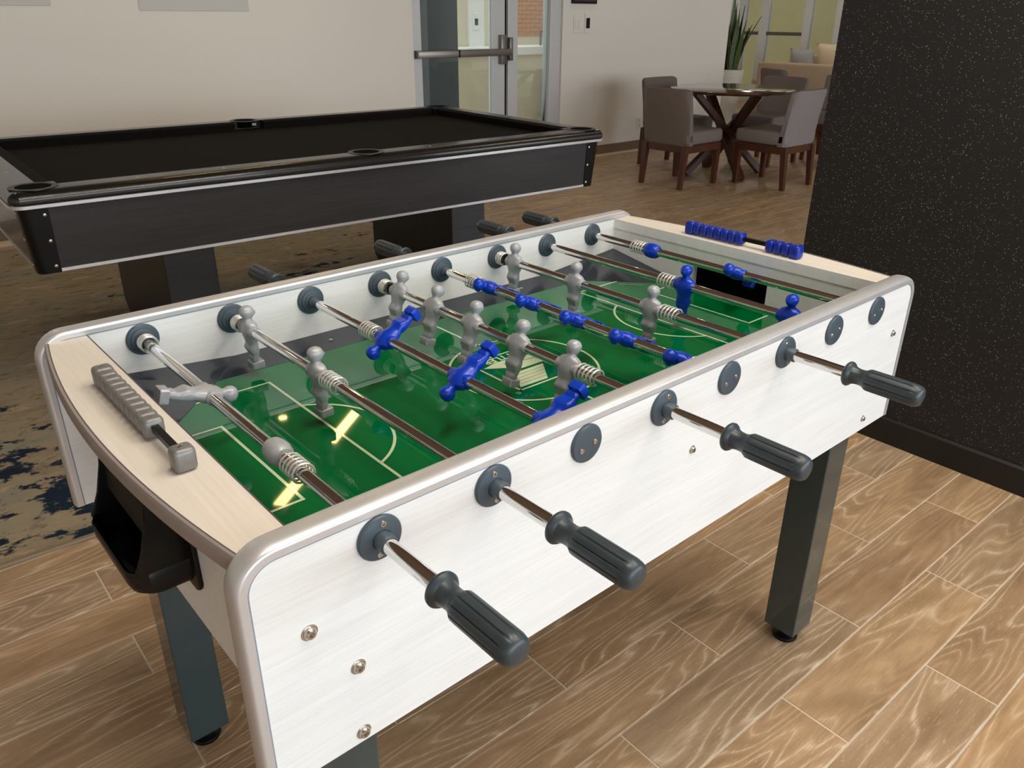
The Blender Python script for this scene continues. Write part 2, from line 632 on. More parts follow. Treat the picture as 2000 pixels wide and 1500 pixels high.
# ---- back wall with the door opening (x 3.12 .. 4.80)
wb = MB()
wb.box(-4.2, 3.12, YB, YB + 0.16, 0, CEIL)
wb.box(4.80, 7.42, YB, YB + 0.16, 0, CEIL)
wb.box(3.12, 4.80, YB, YB + 0.16, 2.35, CEIL)
struct(wb.build('wall_back', M['wall']), 'warm white wall behind the pool table and dining set')
bb = MB()
bb.box(-4.2, 3.12, YB - 0.014, YB, 0, 0.085, 0.002)
bb.box(4.80, 7.434, YB - 0.014, YB, 0, 0.085, 0.002)
struct(bb.build('baseboard_back', M['wood_base']), 'brown wood-look baseboard under the white wall')
struct(MB().box(-4.2, -4.05, -6.1, YB, 0, CEIL).build('wall_left', M['wall']), 'white side wall left of the pool table')
# wall that turns back behind the dining corner
struct(MB().box(7.26, 7.42, YB + 0.16, 7.85, 0, CEIL).build('wall_return', M['wall']), 'white wall turning back beside the potted plant')
struct(MB().box(7.26, 11.6, 7.85, 8.0, 0, CEIL).build('wall_far', M['wall']), 'white wall at the end of the lounge')
# front wall, behind the photographer, with tall windows
YW = -6.1
wf = MB()
wf.box(-4.2, -3.2, YW - 0.15, YW, 0, CEIL)
wf.box(8.4, 11.6, YW - 0.15, YW, 0, CEIL)
wf.box(-3.2, 8.4, YW - 0.15, YW, 0, 0.28)
wf.box(-3.2, 8.4, YW - 0.15, YW, 2.9, CEIL)
struct(wf.build('wall_front', M['wall']), 'white wall with tall windows')
for i in range(4):
    x0 = -3.2 + i * 2.9
    wn = MB()
    wn.box(x0, x0 + 0.05, YW - 0.07, YW, 0.28, 2.9)
    wn.box(x0 + 2.85, x0 + 2.9, YW - 0.07, YW, 0.28, 2.9)
    wn.box(x0 + 0.05, x0 + 2.85, YW - 0.07, YW, 0.28, 0.33)
    wn.box(x0 + 0.05, x0 + 2.85, YW - 0.07, YW, 2.85, 2.9)
    wn.box(x0 + 1.42, x0 + 1.48, YW - 0.07, YW, 0.33, 2.85)
    struct(wn.build('window_%d' % (i + 1), M['frame_alu']), 'tall white framed window')

# ---- black glitter wall on the right
bw = MB().box(0, 0.32, -1.25, 0.85, 0, CEIL).build('wall_right', M['glitter'], None, None, (1.642, -0.078, 0), (0, 0, R(-1.0)))
struct(bw, 'black glitter wall at the end of the foosball table')
bk = MB()
bk.prism([(-0.010, 0), (0.0, 0), (0.0, 0.092), (-0.004, 0.092), (-0.010, 0.084)], -1.25, 0.85, 'Y')
bk.prism([(-0.01, 0.85), (0.33, 0.85), (0.33, 0.86), (-0.01, 0.86)], 0, 0.09, 'Z')
struct(bk.build('baseboard_right', M['black_base'], None, None, (1.642, -0.078, 0), (0, 0, R(-1.0))), 'black baseboard under the glitter wall')

# ---- glazed door in the back wall
d1 = bpy.data.objects.new('door_1', None)
COL.objects.link(d1)
d1.location = (3.12, YB + 0.02, 0)
struct(d1, 'white framed glass door with a grey push bar')
fr = MB()
fr.box(-0.02, 0.0, 0.0, 0.1, 0, 2.35)
fr.box(1.545, 1.68, 0.0, 0.1, 0, 2.35, 0.004)
fr.box(0.0, 1.545, 0.0, 0.1, 2.28, 2.35)
fr.box(1.03, 1.145, 0.0, 0.08, 0, 2.28, 0.004)
fr.box(1.145, 1.545, 0.0, 0.08, 0, 0.12)
fr.build('door_frame', M['frame_alu'], d1)
lf = MB()
lf.box(0.006, 0.105, 0.015, 0.06, 0.01, 2.27, 0.003)
lf.box(0.855, 1.005, 0.015, 0.06, 0.01, 2.27, 0.003)
lf.box(0.105, 0.855, 0.015, 0.06, 0.01, 0.26)
lf.box(0.105, 0.855, 0.015, 0.06, 2.15, 2.27)
lfo = lf.build('door_leaf', M['frame_alu'], d1)
MB().box(0.105, 0.855, 0.034, 0.042, 0.26, 2.15).build('glass_pane', M['glass'], lfo)
MB().box(1.145, 1.545, 0.036, 0.044, 0.12, 2.28).build('glass_pane', M['glass'], d1)
MB().box(1.0, 1.03, 0.03, 0.05, 0.0, 2.28).build('door_gap_seal', M['black_dull'], d1)
pb = MB()
pb.box(0.015, 1.03, -0.07, -0.025, 0.973, 1.029, 0.006)
pb.box(0.03, 0.09, -0.03, 0.015, 0.97, 1.03)
pb.box(0.93, 1.0, -0.03, 0.015, 0.90, 1.14, 0.004)
pbo = pb.build('push_bar', M['bar_metal'], d1, 35)
MB().box(0.425, 0.44, -0.0725, -0.022, 0.971, 1.031).build('bar_joint', M['black'], pbo)
MB().box(1.005, 1.04, -0.06, -0.02, 0.93, 1.12, 0.005).build('latch_case', M['bar_metal'], pbo, 35)

# ================================================================== OUTSIDE THE DOOR
struct(MB().box(2.0, 40.0, 5.36, 40.0, -0.14, -0.122).build('floor_entrance', M['concrete']), 'concrete paving outside the glass door')
MBo = MB().box(3.98, 4.34, 6.2, 6.5, -0.12, 3.0)
tag(MBo.build('column', M['dark_grey_stone']), 'dark grey clad column seen through the glass door', 'column')
pier = thing('stone_pier', 'tan stone block pier left of the dark column behind the door', 'pier', (3.75, 6.6, -0.12))
for i in range(8):
    MB().box(-0.1, 0.42, 0, 0.3, i * 0.39, i * 0.39 + 0.378, 0.004, 1).build('stone_block', M['tan_stone'], pier)
ew = thing('vestibule_wall', 'cream rendered entrance wall seen through the glass door', 'wall', (0, 0, 0))
MB().box(5.15, 6.40, 8.0, 8.2, -0.12, 3.0).build('wall_slab', M['cream_ext'], ew)
MB().box(5.88, 6.12, 7.965, 8.0, -0.12, 3.0).build('pilaster', M['white_ext'], ew)
rd = thing('card_reader', 'small white card reader on the entrance wall behind glass', 'card reader', (5.98, 7.95, 1.22))
MB().box(-0.045, 0.045, 0, 0.015, -0.10, 0.10, 0.005).build('plate', M['white_ext'], rd)
MB().box(-0.025, 0.025, -0.006, 0.0, -0.045, 0.03, 0.002).build('keypad', M['picture'], rd)
pl_ = thing('planter_wall', 'low white planter wall outside the glass door', 'planter', (6.35, 7.6, -0.12))
MB().box(-1.2, 2.2, 0, 0.35, 0, 0.95, 0.01).build('body', M['cream_ext'], pl_)
MB().box(-1.24, 2.24, -0.04, 0.39, 0.95, 1.05, 0.01).build('coping', M['white_ext'], pl_)
rl = thing('metal_railing', 'thin dark metal railing on the planter wall outside', 'railing', (6.9, 7.75, 0.93))
for x in (0.0, 0.3):
    MB().box(x, x + 0.02, 0, 0.02, 0, 0.16).build('post', M['rail_metal'], rl)
MB().box(0, 0.32, 0, 0.02, 0.16, 0.18).build('top_rail', M['rail_metal'], rl)
bs = thing('brick_building', 'orange brick building across the road behind the glass door', 'building', (9.4, 12.2, -0.12))
MB().box(0, 6.0, 0.02, 0.4, 0, 6.0).build('wall', M['grout'], bs)
bmh = MB().box(-0.11, 0.11, 0, 0.03, -0.033, 0.033).mesh('brick', M['brick'])
bcount = 0
for r_ in range(13, 34):
    for c_ in range(0, 13):
        bx = 0.55 + c_ * 0.232 + (0.116 if r_ % 2 else 0)
        put('brick', bmh, bs, (bx, 0.0, 0.05 + r_ * 0.078))
        bcount += 1
for x in (0.75, 1.7):
    wq = MB().box(x, x + 0.22, -0.03, 0.05, 1.05, 3.2, 0.004).build('window', M['white_ext'], bs)
    MB().box(x + 0.04, x + 0.18, -0.04, -0.03, 1.2, 3.1).build('pane', M['wall_grey'], wq)

# ================================================================== FAR LOUNGE GLAZING (x = 11.5)
gz = bpy.data.objects.new('window_5', None)
COL.objects.link(gz)
gz.location = (11.5, 0, 0)
struct(gz, 'tall white mullioned glazing behind the lounge sofas')
edges = [(2.2, 2.32), (3.9, 4.02), (5.3, 5.42), (6.02, 6.14), (6.54, 6.66), (7.29, 7.44), (7.72, 7.85)]
for a, b in edges:
    MB().box(-0.05, 0.05, a, b, 0, CEIL, 0.004).build('mullion', M['frame_alu'], gz)
for (a, b), (c, d) in zip(edges, edges[1:]):
    MB().box(-0.004, 0.004, b, c, 0.05, CEIL).build('glass_pane', M['glass_olive'], gz)
MB().box(-0.05, 0.0, 6.66, 7.29, 1.02, 1.07).build('push_bar', M['rail_metal'], gz)
MB().box(-0.05, 0.0, 7.44, 7.72, 1.02, 1.07).build('push_bar', M['rail_metal'], gz)
MB().box(-0.05, 0.05, 2.2, 7.85, 0, 0.06).build('sill', M['frame_alu'], gz)
struct(MB().box(11.4, 11.6, -6.1, 2.2, 0, CEIL).build('wall_lounge', M['wall']), 'white wall at the side of the lounge')
struct(MB().box(14.6, 14.8, -2.0, 14.0, -0.12, 3.4).build('wall_outside', M['olive_ext']), 'pale olive wall outside the lounge glazing')
struct(MB().box(11.6, 20.0, -3.2, 14.0, -0.16, -0.14).build('floor_terrace', M['concrete']), 'concrete paving outside the lounge glazing')

# ================================================================== RUG
RUGR = R(-3.2)
rg = thing('rug', 'distressed beige and navy area rug under the pool table', 'rug', (-0.766, 1.526, 0), RUGR)
MB().box(-1.6, 2.95, 0.016, 3.35, 0.0, 0.009, 0.002, 1).build('pile', M['rug'], rg)
be = MB()
be.box(-1.62, 2.97, 0.0, 0.016, 0, 0.010, 0.002, 1)
be.box(-1.62, 2.97, 3.35, 3.366, 0, 0.010, 0.002, 1)
be.box(2.95, 2.97, 0.016, 3.35, 0, 0.010, 0.002, 1)
be.box(-1.62, -1.60, 0.016, 3.35, 0, 0.010, 0.002, 1)
be.build('binding', M['rug_edge'], rg)

# ================================================================== FOOSBALL TABLE
XS = [(i - 3.5) * 0.15 for i in range(8)]
ZR = 0.8293
ZF = 0.745            # playing surface
YC = 0.370
Y0, Y1 = 0.003, 0.031           # front panel outer / inner
Y2, Y3 = 0.709, 0.737           # back panel inner / outer
HL = 0.675
ZB, ZT = 0.570, 0.8665
FT = thing('foosball_table', 'white wood foosball table with blue and silver players on chrome rods', 'foosball table', (0, YC, 0))


def FP(name, mb, mat, parent=None, smooth=None):
    """part of the foosball table, geometry given in room coordinates"""
    par = parent or FT
    o = mb.build(name, mat, par, smooth)
    if par is FT:
        o.location = (0, -YC, 0)
    return o


def outline(rad=0.042, n=9, inset=0.0):
    L, zt = HL - inset, ZT - inset
    rr = rad - inset
    pts = [(-L, ZB)]
    for i in range(n + 1):
        a = PI - i * (PI / 2) / n
        pts.append((-L + rr + rr * math.cos(a), zt - rr + rr * math.sin(a)))
    for i in range(n + 1):
        a = PI / 2 - i * (PI / 2) / n
        pts.append((L - rr + rr * math.cos(a), zt - rr + rr * math.sin(a)))
    pts.append((L, ZB))
    return pts


def trim_mb(ya, yb):
    """rounded profile wrapped over the edge of a panel lying between ya and yb"""
    o1 = outline()
    n = len(o1)
    rings = []
    for i, (x, z) in enumerate(o1):
        if i == 0:
            nx, nz = -1, 0
        elif i == n - 1:
            nx, nz = 1, 0
        else:
            ax, az = o1[i + 1][0] - o1[i - 1][0], o1[i + 1][1] - o1[i - 1][1]
            l = math.hypot(ax, az)
            nx, nz = -az / l, ax / l
        prof = []
        e = 0.0012
        ym = (ya + yb) / 2
        hw = (yb - ya) / 2
        prof.append((ya - e, -0.0095))
        prof.append((ya - e, -0.003))
        for j in range(9):
            a = PI - j * PI / 8
            prof.append((ym + (hw + e) * math.cos(a), 0.0035 * math.sin(a) - 0.0012 + 0.0012 * math.sin(a)))
        prof.append((yb + e, -0.003))
        prof.append((yb + e, -0.0095))
        rings.append([(x + nx * h, y, z + nz * h) for y, h in prof])
    return MB().loft(rings)


def edge_line_mb(y, out):
    """thin seam line on a panel face just inside the rounded profile"""
    o1 = outline(inset=0.0098)
    o2 = outline(inset=0.0112)
    rings = [[(a[0], y, a[1]), (b[0], y, b[1]), (b[0], y + out * 0.0004, b[1]), (a[0], y + out * 0.0004, a[1])] for a, b in zip(o1, o2)]
    return MB().loft(rings)


def side_panel(ya, yb):
    pts = outline(inset=0.001)
    return FP('side_panel', MB().prism(pts, ya, yb, 'Y'), M['white_lam'])


front = side_panel(Y0, Y1)
back = side_panel(Y2, Y3)
FP('edge_trim', trim_mb(Y0, Y1), M['alu'], front, 40)
FP('edge_trim', trim_mb(Y2, Y3), M['alu'], back, 40)
FP('seam_line', edge_line_mb(Y0, -1), M['edge_line'], front)
FP('seam_line', edge_line_mb(Y2, -1), M['edge_line'], back)


def bearing(i, face, out, handle, parent):
    """disc on a panel face; out = -1 faces -y, +1 faces +y"""
    p = [(0.0001, 0), (0.026, 0), (0.0262, out * 0.0025), (0.0245, out * 0.0045)]
    if handle == 'rod':
        p += [(0.0125, out * 0.0060), (0.0112, out * 0.0062), (0.0106, out * 0.0045), (0.0106, out * 0.019), (0.0100, out * 0.0200), (0.0088, out * 0.0200)]
    elif handle == 'inner':
        p += [(0.0205, out * 0.0052), (0.0195, out * 0.0078), (0.0150, out * 0.0086), (0.0142, out * 0.0105), (0.0112, out * 0.011), (0.0108, out * 0.018), (0.0088, out * 0.018)]
    else:
        p += [(0.0225, out * 0.0049)]
    p += [(0.0001, p[-1][1])]
    o = MB().lathe(p, 'Y', 40).build('rod_bearing', M['slate'], parent, 35, (XS[i], face, ZR))
    return o


scm = MB().lathe([(0.0001, -0.0012), (0.0016, -0.0012), (0.0018, -0.0022), (0.0034, -0.0022), (0.0038, -0.0010), (0.0038, 0)], 'Y', 14).mesh('bearing_screw', M['steel'], 40)
FRONT_RODS = (0, 1, 3, 5)
scr_ang = {0: (-100, None), 1: (95, -5), 2: (160, 20), 3: (80, None), 4: (195, 20), 5: (-70, None), 6: (200, 25), 7: (200, 25)}
for i in range(8):
    hd = i in FRONT_RODS
    bearing(i, Y0, -1, 'rod' if hd else 'blank', front)
    bearing(i, Y1, 1, 'inner', front)
    bearing(i, Y2, -1, 'inner', back)
    bearing(i, Y3, 1, 'blank' if hd else 'rod', back)
    if hd:
        for a in (scr_ang[i][0], scr_ang[i][0] + 180):
            rr = 0.0175
            put('bearing_screw', scm, front, (XS[i] + rr * math.cos(R(a)), Y0 - 0.0042, ZR + rr * math.sin(R(a))))
    else:
        for s_ in (-1, 1):
            put('bearing_screw', scm, front, (XS[i] + s_ * 0.0115, Y0 - 0.0042, ZR - 0.003 + s_ * 0.003))
# panel bolts
boltm = MB().lathe([(0.0001, -0.0012), (0.0028, -0.0012), (0.0030, -0.0046), (0.0052, -0.0046), (0.0064, -0.0032), (0.0068, 0), (0.0092, 0.0002), (0.0092, 0.001)], 'Y', 20).mesh('bolt', M['steel'], 40)
for x, z in ((-0.611, 0.755), (-0.562, 0.679), (-0.563, 0.584), (0.004, 0.735), (0.619, 0.762), (0.567, 0.596), (0.567, 0.685)):
    if (x, z) == (0.567, 0.685):
        continue
    b_ = put('bolt', boltm, front, (x, Y0 - 0.0008, z))
    if x > -0.3:
        b_.scale = (0.72, 0.8, 0.72)

# end walls with goal mouths
GY0, GY1 = 0.272, 0.468


def end_wall(sx):
    xa, xb = sx * 0.605, sx * 0.626
    a, b = min(xa, xb), max(xa, xb)
    mb = MB()
    mb.box(a, b, Y1, GY0, ZB, 0.834)
    mb.box(a, b, GY1, Y2, ZB, 0.834)
    mb.box(a, b, GY0, GY1, ZB, ZF - 0.012)
    mb.box(a, b, GY0, GY1, 0.797, 0.834)
    w_ = FP('end_wall', mb, M['white_lam'])
    g = MB()
    c = sx * 0.6265
    d = sx * 0.652
    a, b = min(c, d), max(c, d)
    m_ = -0.022 if sx < 0 else 0.01
    g.box(a, b, GY0 - m_, GY1 + m_, ZF - 0.008, 0.81)
    FP('goal_box', g, M['black_dull'], w_)
    return w_


ewl = end_wall(-1)
ewr = end_wall(1)

# bowed top boards
ZBD = 0.8555


def bow(sx, y):
    k = (y - YC) / (Y2 - YC)
    return sx * (0.6905 - 0.0315 * k * k)


for sx in (-1, 1):
    ys = [Y1 + (Y2 - Y1) * i / 24 for i in range(25)]
    pts = [(sx * 0.6045, Y1), (sx * 0.6045, Y2)] + [(bow(sx, y), y) for y in reversed(ys)]
    brd = FP('end_board', MB().prism(pts, 0.8335, ZBD, 'Z'), M['white_lam_warmlit'])
    rings = []
    for y in ys:
        x = bow(sx, y)
        rings.append([(x - sx * 0.0004, y, 0.8562), (x + sx * 0.003, y, 0.8558), (x + sx * 0.0052, y, 0.851), (x + sx * 0.0056, y, 0.844),
                      (x + sx * 0.0052, y, 0.837), (x + sx * 0.003, y, 0.8322), (x - sx * 0.0004, y, 0.8318)])
    FP('edge_profile', MB().loft(rings), M['alu_brown'], brd, 40)
    FP('edge_band', MB().loft([[(bow(sx, y) - sx * q, y, z) for q, z in ((0.0002, 0.8550), (0.0002, 0.8564), (0.0018, 0.8560), (0.0018, 0.8550))] for y in ys]), M['lip_dark'], brd)
    e = MB()
    a, b = sorted((sx * 0.6028, sx * 0.6044))
    e.box(a, b, Y1, Y2, 0.8335, ZBD + 0.0004)
    FP('inner_lip', e, M['lip_dark'] if sx < 0 else M['white_lam'], brd)

FP('cabinet_floor', MB().box(-0.604, 0.604, Y1, Y2, ZB + 0.004, ZB + 0.018), M['white_lam_warmlit'])

# ---- playing field
field = FP('playfield', MB().box(-0.6045, 0.6045, Y1 + 0.0005, Y2 - 0.0005, ZF - 0.012, ZF), M['green'])
ZL = ZF + 0.0004


def strip(p, q, wd=0.0045):
    p, q = Vector((*p, 0)), Vector((*q, 0))
    d = (q - p).normalized()
    n = Vector((-d.y, d.x, 0)) * wd / 2
    p, q = p - d * wd / 2, q + d * wd / 2
    mb = MB()
    z = Vector((0, 0, ZL))
    mb.quad(p - n + z, q - n + z, q + n + z, p + n + z)
    return mb


def arc(cx, cy, r, a0, a1, wd=0.0045, n=48):
    mb = MB()
    prev = None
    for i in range(n + 1):
        a = R(a0 + (a1 - a0) * i / n)
        c, s = math.cos(a), math.sin(a)
        cur = (mb.bm.verts.new((cx + (r - wd / 2) * c, cy + (r - wd / 2) * s, ZL)), mb.bm.verts.new((cx + (r + wd / 2) * c, cy + (r + wd / 2) * s, ZL)))
        if prev:
            mb.bm.faces.new((prev[0], prev[1], cur[1], cur[0]))
        prev = cur
    return mb


def fieldline(mb, mat='line', name='field_line'):
    return FP(name, mb, M[mat], field)


YF = 0.366     # centre of the printed pitch
fieldline(strip((0, 0.09), (0, YF - 0.132)))
fieldline(strip((0, YF + 0.132), (0, 0.65)))
fieldline(arc(0, YF, 0.132, 0, 360, n=96))
for s_ in (-1, 1):
    fieldline(strip((s_ * 0.604, YF + 0.129), (s_ * 0.496, YF + 0.129)))
    fieldline(strip((s_ * 0.604, YF - 0.129), (s_ * 0.496, YF - 0.129)))
    fieldline(strip((s_ * 0.496, YF - 0.124), (s_ * 0.496, YF + 0.124)))
    fieldline(strip((s_ * 0.604, YF + 0.230), (s_ * 0.371, YF + 0.230)))
    fieldline(strip((s_ * 0.604, YF - 0.230), (s_ * 0.371, YF - 0.230)))
    fieldline(strip((s_ * 0.371, YF - 0.225), (s_ * 0.371, YF + 0.225)))
    cx = s_ * 0.425
    a = math.degrees(math.acos(0.056 / 0.128))
    if s_ < 0:
        fieldline(arc(cx, YF, 0.128, -a, a))
    else:
        fieldline(arc(cx, YF, 0.128, 180 - a, 180 + a))

# sloped dark strips along the sides and raised corners
for ys_, yo in ((0.657, Y2 - 0.0005), (YF * 2 - 0.657, Y1 + 0.0005)):
    mb = MB()
    pr = [(ys_, ZF + 0.0003), (yo, 0.7605), (yo, ZF - 0.004), (ys_, ZF - 0.004)]
    mb.prism(pr, -0.6035, 0.6035, 'X')
    so = FP('side_ramp', mb, M['slate_print'], field)
    for x in (-0.205, 0.275):
        k = 0.5
        yy = ys_ + (yo - ys_) * k
        FP('ramp_screw', MB().lathe([(0.0001, 0), (0.0042, 0), (0.0042, 0.001), (0.002, 0.002), (0.0001, 0.002)], 'Z', 12, (x, yy, ZF + 0.0155 * k)), M['steel'], field)
for sx in (-1, 1):
    for sy in (-1, 1):
        yo = Y2 - 0.001 if sy > 0 else Y1 + 0.001
        xi = sx * 0.6035
        ye = YF + sy * 0.119
        ys_ = YF + sy * 0.291
        xe = sx * 0.436
        A = (xe, ys_, ZF + 0.0006)
        B = (xi, ye, ZF + 0.0006)
        Cc = (xi, yo, 0.7815)
        D = (sx * 0.383, yo, 0.7612)
        mb = MB()
        vs = [mb.bm.verts.new(q) for q in (A, B, Cc, D)]
        lo = [mb.bm.verts.new((q[0], q[1], ZF - 0.003)) for q in (A, B, Cc, D)]
        mb.bm.faces.new((vs[0], vs[1], vs[2]))
        mb.bm.faces.new((vs[0], vs[2], vs[3]))
        for i in range(4):
            j = (i + 1) % 4
            mb.bm.faces.new((lo[i], lo[j], vs[j], vs[i]))
        FP('corner_ramp', mb, M['slate_print'], field)


# centre emblem
def poly(pts, mat, name='emblem', z=ZL + 0.0002):
    mb = MB()
    mb.bm.faces.new([mb.bm.verts.new((x, y, z)) for x, y in pts])
    return FP(name, mb, M[mat], field)


def rect_frame(pts, wd):
    for a, b in zip(pts, pts[1:] + pts[:1]):
        FP('emblem', strip(a, b, wd), M['line'], field)


rect_frame([(-0.068, 0.299), (-0.068, 0.438), (0.072, 0.438), (0.072, 0.299)], 0.004)
poly([(-0.061, 0.3075), (-0.028, 0.358), (0.036, 0.357), (0.000, 0.3055)], 'line')
poly([(-0.062, 0.405), (-0.028, 0.413), (0.043, 0.409), (0.046, 0.364), (-0.022, 0.3655), (-0.030, 0.385)], 'line')
for k in range(1, 5):
    t_ = k / 5
    a = (-0.061 + 0.033 * t_, 0.3075 + 0.0505 * t_)
    b = (0.000 + 0.036 * t_, 0.3055 + 0.0515 * t_)
    o = FP('emblem_stripe', strip(a, b, 0.0009), M['stripe_red'], field)
    o.location.z += 0.0004
o = FP('emblem_stripe', strip((-0.02, 0.398), (0.045, 0.385), 0.0012), M['green'], field)
o.location.z += 0.0005


def lettering(txt, size, loc, rz, mat, parent, name='lettering', rot=None, bold=0.0):
    cu = bpy.data.curves.new('t', 'FONT')
    cu.body = txt
    cu.size = size
    cu.align_x = 'CENTER'
    cu.align_y = 'CENTER'
    cu.offset = bold
    cu.fill_mode = 'FRONT'
    to = bpy.data.objects.new('t', cu)
    COL.objects.link(to)
    dg = bpy.context.evaluated_depsgraph_get()
    me = bpy.data.meshes.new_from_object(to.evaluated_get(dg))
    bpy.data.objects.remove(to)
    bpy.data.curves.remove(cu)
    me.materials.clear()
    me.materials.append(mat)
    return put(name, me, parent, loc, rot or (0, 0, rz))


lettering('KETTLER', 0.0245, (0.002, 0.424, ZL + 0.0002), PI, M['line'], field, bold=0.0007)
lettering('®', 0.012, (-0.078, 0.294, ZL + 0.0002), PI, M['line'], field)
lettering('Made in Germany', 0.0076, (0.503, 0.559, ZL + 0.0002), R(-47), M['line'], field)

# ---- ball return cup under the near top board
cy0, cy1 = 0.286, 0.470
XW = -0.6265


def cup_ring(z, xo, iy, r):
    """plan outline: wall side flat, two rounded outer corners"""
    pts = [(XW, cy1 - iy)]
    for cx, cyy, a0 in ((xo + r, cy1 - iy - r, 90), (xo + r, cy0 + iy + r, 180)):
        for i in range(7):
            a = R(a0 + 90 * i / 6)
            pts.append((cx + r * math.cos(a), cyy + r * math.sin(a)))
    pts.append((XW, cy0 + iy))
    return [(x, y, z) for x, y in pts]


cup = MB()
cup.loft([cup_ring(0.6545, -0.684, 0.010, 0.022), cup_ring(0.6565, -0.692, 0.004, 0.026), cup_ring(0.662, -0.699, 0.001, 0.028), cup_ring(0.672, -0.7025, 0.0, 0.028),
          cup_ring(0.690, -0.7035, 0.0, 0.028), cup_ring(0.6925, -0.702, 0.002, 0.026), cup_ring(0.690, -0.698, 0.006, 0.022), cup_ring(0.664, -0.693, 0.008, 0.020)])
side = [(XW, 0.66), (-0.690, 0.672), (-0.6985, 0.690), (-0.684, 0.722), (-0.672, 0.760), (-0.667, 0.815), (XW, 0.815)]
cup.prism(side, cy0 + 0.0009, cy0 + 0.007, 'Y', 0.002, 2)
cup.prism(side, cy1 - 0.007, cy1 - 0.0009, 'Y', 0.002, 2)
bin_ = FP('ball_return', cup, M['black'], None, 40)
hood = MB()
hood.prism([(XW, 0.815), (-0.664, 0.815), (-0.668, 0.760), (-0.672, 0.728), (-0.664, 0.722), (XW, 0.735)], cy0 + 0.0065, cy1 - 0.0065, 'Y', 0.0015, 1)
FP('hood', hood, M['black_hood'], bin_, 40)
pts = [(cy1 + 0.015, 0.812)]
for cyy, a0 in ((cy1 + 0.003, 0), (cy0 - 0.003, -90)):
    for i in range(7):
        a = R(a0 - 90 * i / 6)
        pts.append((cyy + 0.012 * math.cos(a), 0.656 + 0.012 * math.sin(a)))
pts.append((cy0 - 0.015, 0.812))
FP('flange', MB().prism(pts, -0.6325, -0.6262, 'X', 0.002, 2), M['black'], bin_, 40)

# ---- legs
for sx in (-1, 1):
    for sy, yy in ((-1, 0.072), (1, 0.672)):
        x = sx * 0.566
        lg = FP('leg', MB().box(x - 0.037, x + 0.037, yy - 0.037, yy + 0.037, 0.036, ZB + 0.003, 0.0025), M['leg_paint'])
        FP('leveling_foot', MB().lathe([(0.0001, 0.0), (0.027, 0.0), (0.0285, 0.004), (0.027, 0.009), (0.016, 0.014), (0.0115, 0.02), (0.0115, 0.037), (0.0001, 0.037)], 'Z', 24, (x, yy, 0)), M['black'], lg, 40)


# ---- player figure (one continuous body, foot block included); rod along Y, head +Z, front +X
def figure_mesh(mat):
    mb = MB()
    S = [  # z, half width(y), half depth(x), x offset, groove
        (0.0420, 0.0012, 0.0012, 0, 0), (0.0410, 0.0054, 0.0057, 0, 0), (0.0385, 0.0088, 0.0094, 0, 0), (0.0345, 0.0106, 0.0114, 0, 0),
        (0.0300, 0.0108, 0.0118, 0.0003, 0), (0.0262, 0.0096, 0.0110, 0.0006, 0), (0.0230, 0.0076, 0.0088, 0.0004, 0), (0.0205, 0.0064, 0.0070, -0.0004, 0),
        (0.0180, 0.0072, 0.0070, -0.0008, 0), (0.0160, 0.0125, 0.0082, -0.0008, 0), (0.0135, 0.0175, 0.0098, -0.0004, 0), (0.0100, 0.0202, 0.0112, 0, 0.03),
        (0.0050, 0.0210, 0.0126, 0, 0.06), (0.0, 0.0208, 0.0132, 0, 0.06), (-0.006, 0.0200, 0.0126, 0, 0.06), (-0.0120, 0.0178, 0.0112, 0, 0.06),
        (-0.0180, 0.0154, 0.0098, 0, 0.05), (-0.0225, 0.0142, 0.0092, -0.0004, 0.06), (-0.0270, 0.0146, 0.0108, -0.0012, 0.14), (-0.0315, 0.0150, 0.0124, -0.0020, 0.26),
        (-0.0360, 0.0144, 0.0116, -0.0012, 0.34), (-0.0410, 0.0130, 0.0098, 0, 0.38), (-0.0455, 0.0112, 0.0082, 0.0004, 0.40), (-0.0490, 0.0110, 0.0090, -0.0006, 0.40),
        (-0.0530, 0.0104, 0.0084, -0.0005, 0.36), (-0.0562, 0.0088, 0.0068, 0.0, 0.26), (-0.0580, 0.0092, 0.0076, 0.001, 0.05)]
    N = 28
    rings = []
    for z, hy, hx, xo, g in S:
        ring = []
        for i in range(N):
            a = 2 * PI * i / N
            c, s = math.cos(a), math.sin(a)
            k = 1.0 - g * max(0.0, abs(c) - 0.55) / 0.45 if g > 0.07 else 1.0 - g * (math.sin(2 * a) ** 2) * 2.2
            e = 0.86
            x = hx * math.copysign(abs(c) ** e, c) * k + xo
            y = hy * math.copysign(abs(s) ** e, s)
            if 0.026 < z < 0.034 and c > 0.93:     # nose
                x += 0.0022
            if 0.031 < z < 0.036 and 0.7 < c < 0.93:   # eye hollows
                x -= 0.0012
            ring.append((x, y, z))
        rings.append(ring)
    # foot block as a continuation of the same skin
    for z, hx, hy in ((-0.0565, 0.0102, 0.0112), (-0.0572, 0.0110, 0.0120), (-0.0682, 0.0110, 0.0120), (-0.0692, 0.0103, 0.0113)):
        ring = []
        for i in range(N):
            a = 2 * PI * i / N
            c, s = math.cos(a), math.sin(a)
            m_ = max(abs(c), abs(s))
            ring.append((hx * c / m_ + 0.0015, hy * s / m_, z))
        rings.append(ring)
    mb.loft(rings)
    mb.lathe([(0.0086, -0.0220), (0.0096, -0.0219), (0.0106, -0.0205), (0.0108, 0.0), (0.0106, 0.0205), (0.0096, 0.0219), (0.0086, 0.0220)], 'Y', 24)
    return mb.mesh('player_figure', mat, 38)


FIG = {'s': figure_mesh(M['silver_fig']), 'b': figure_mesh(M['blue_fig'])}


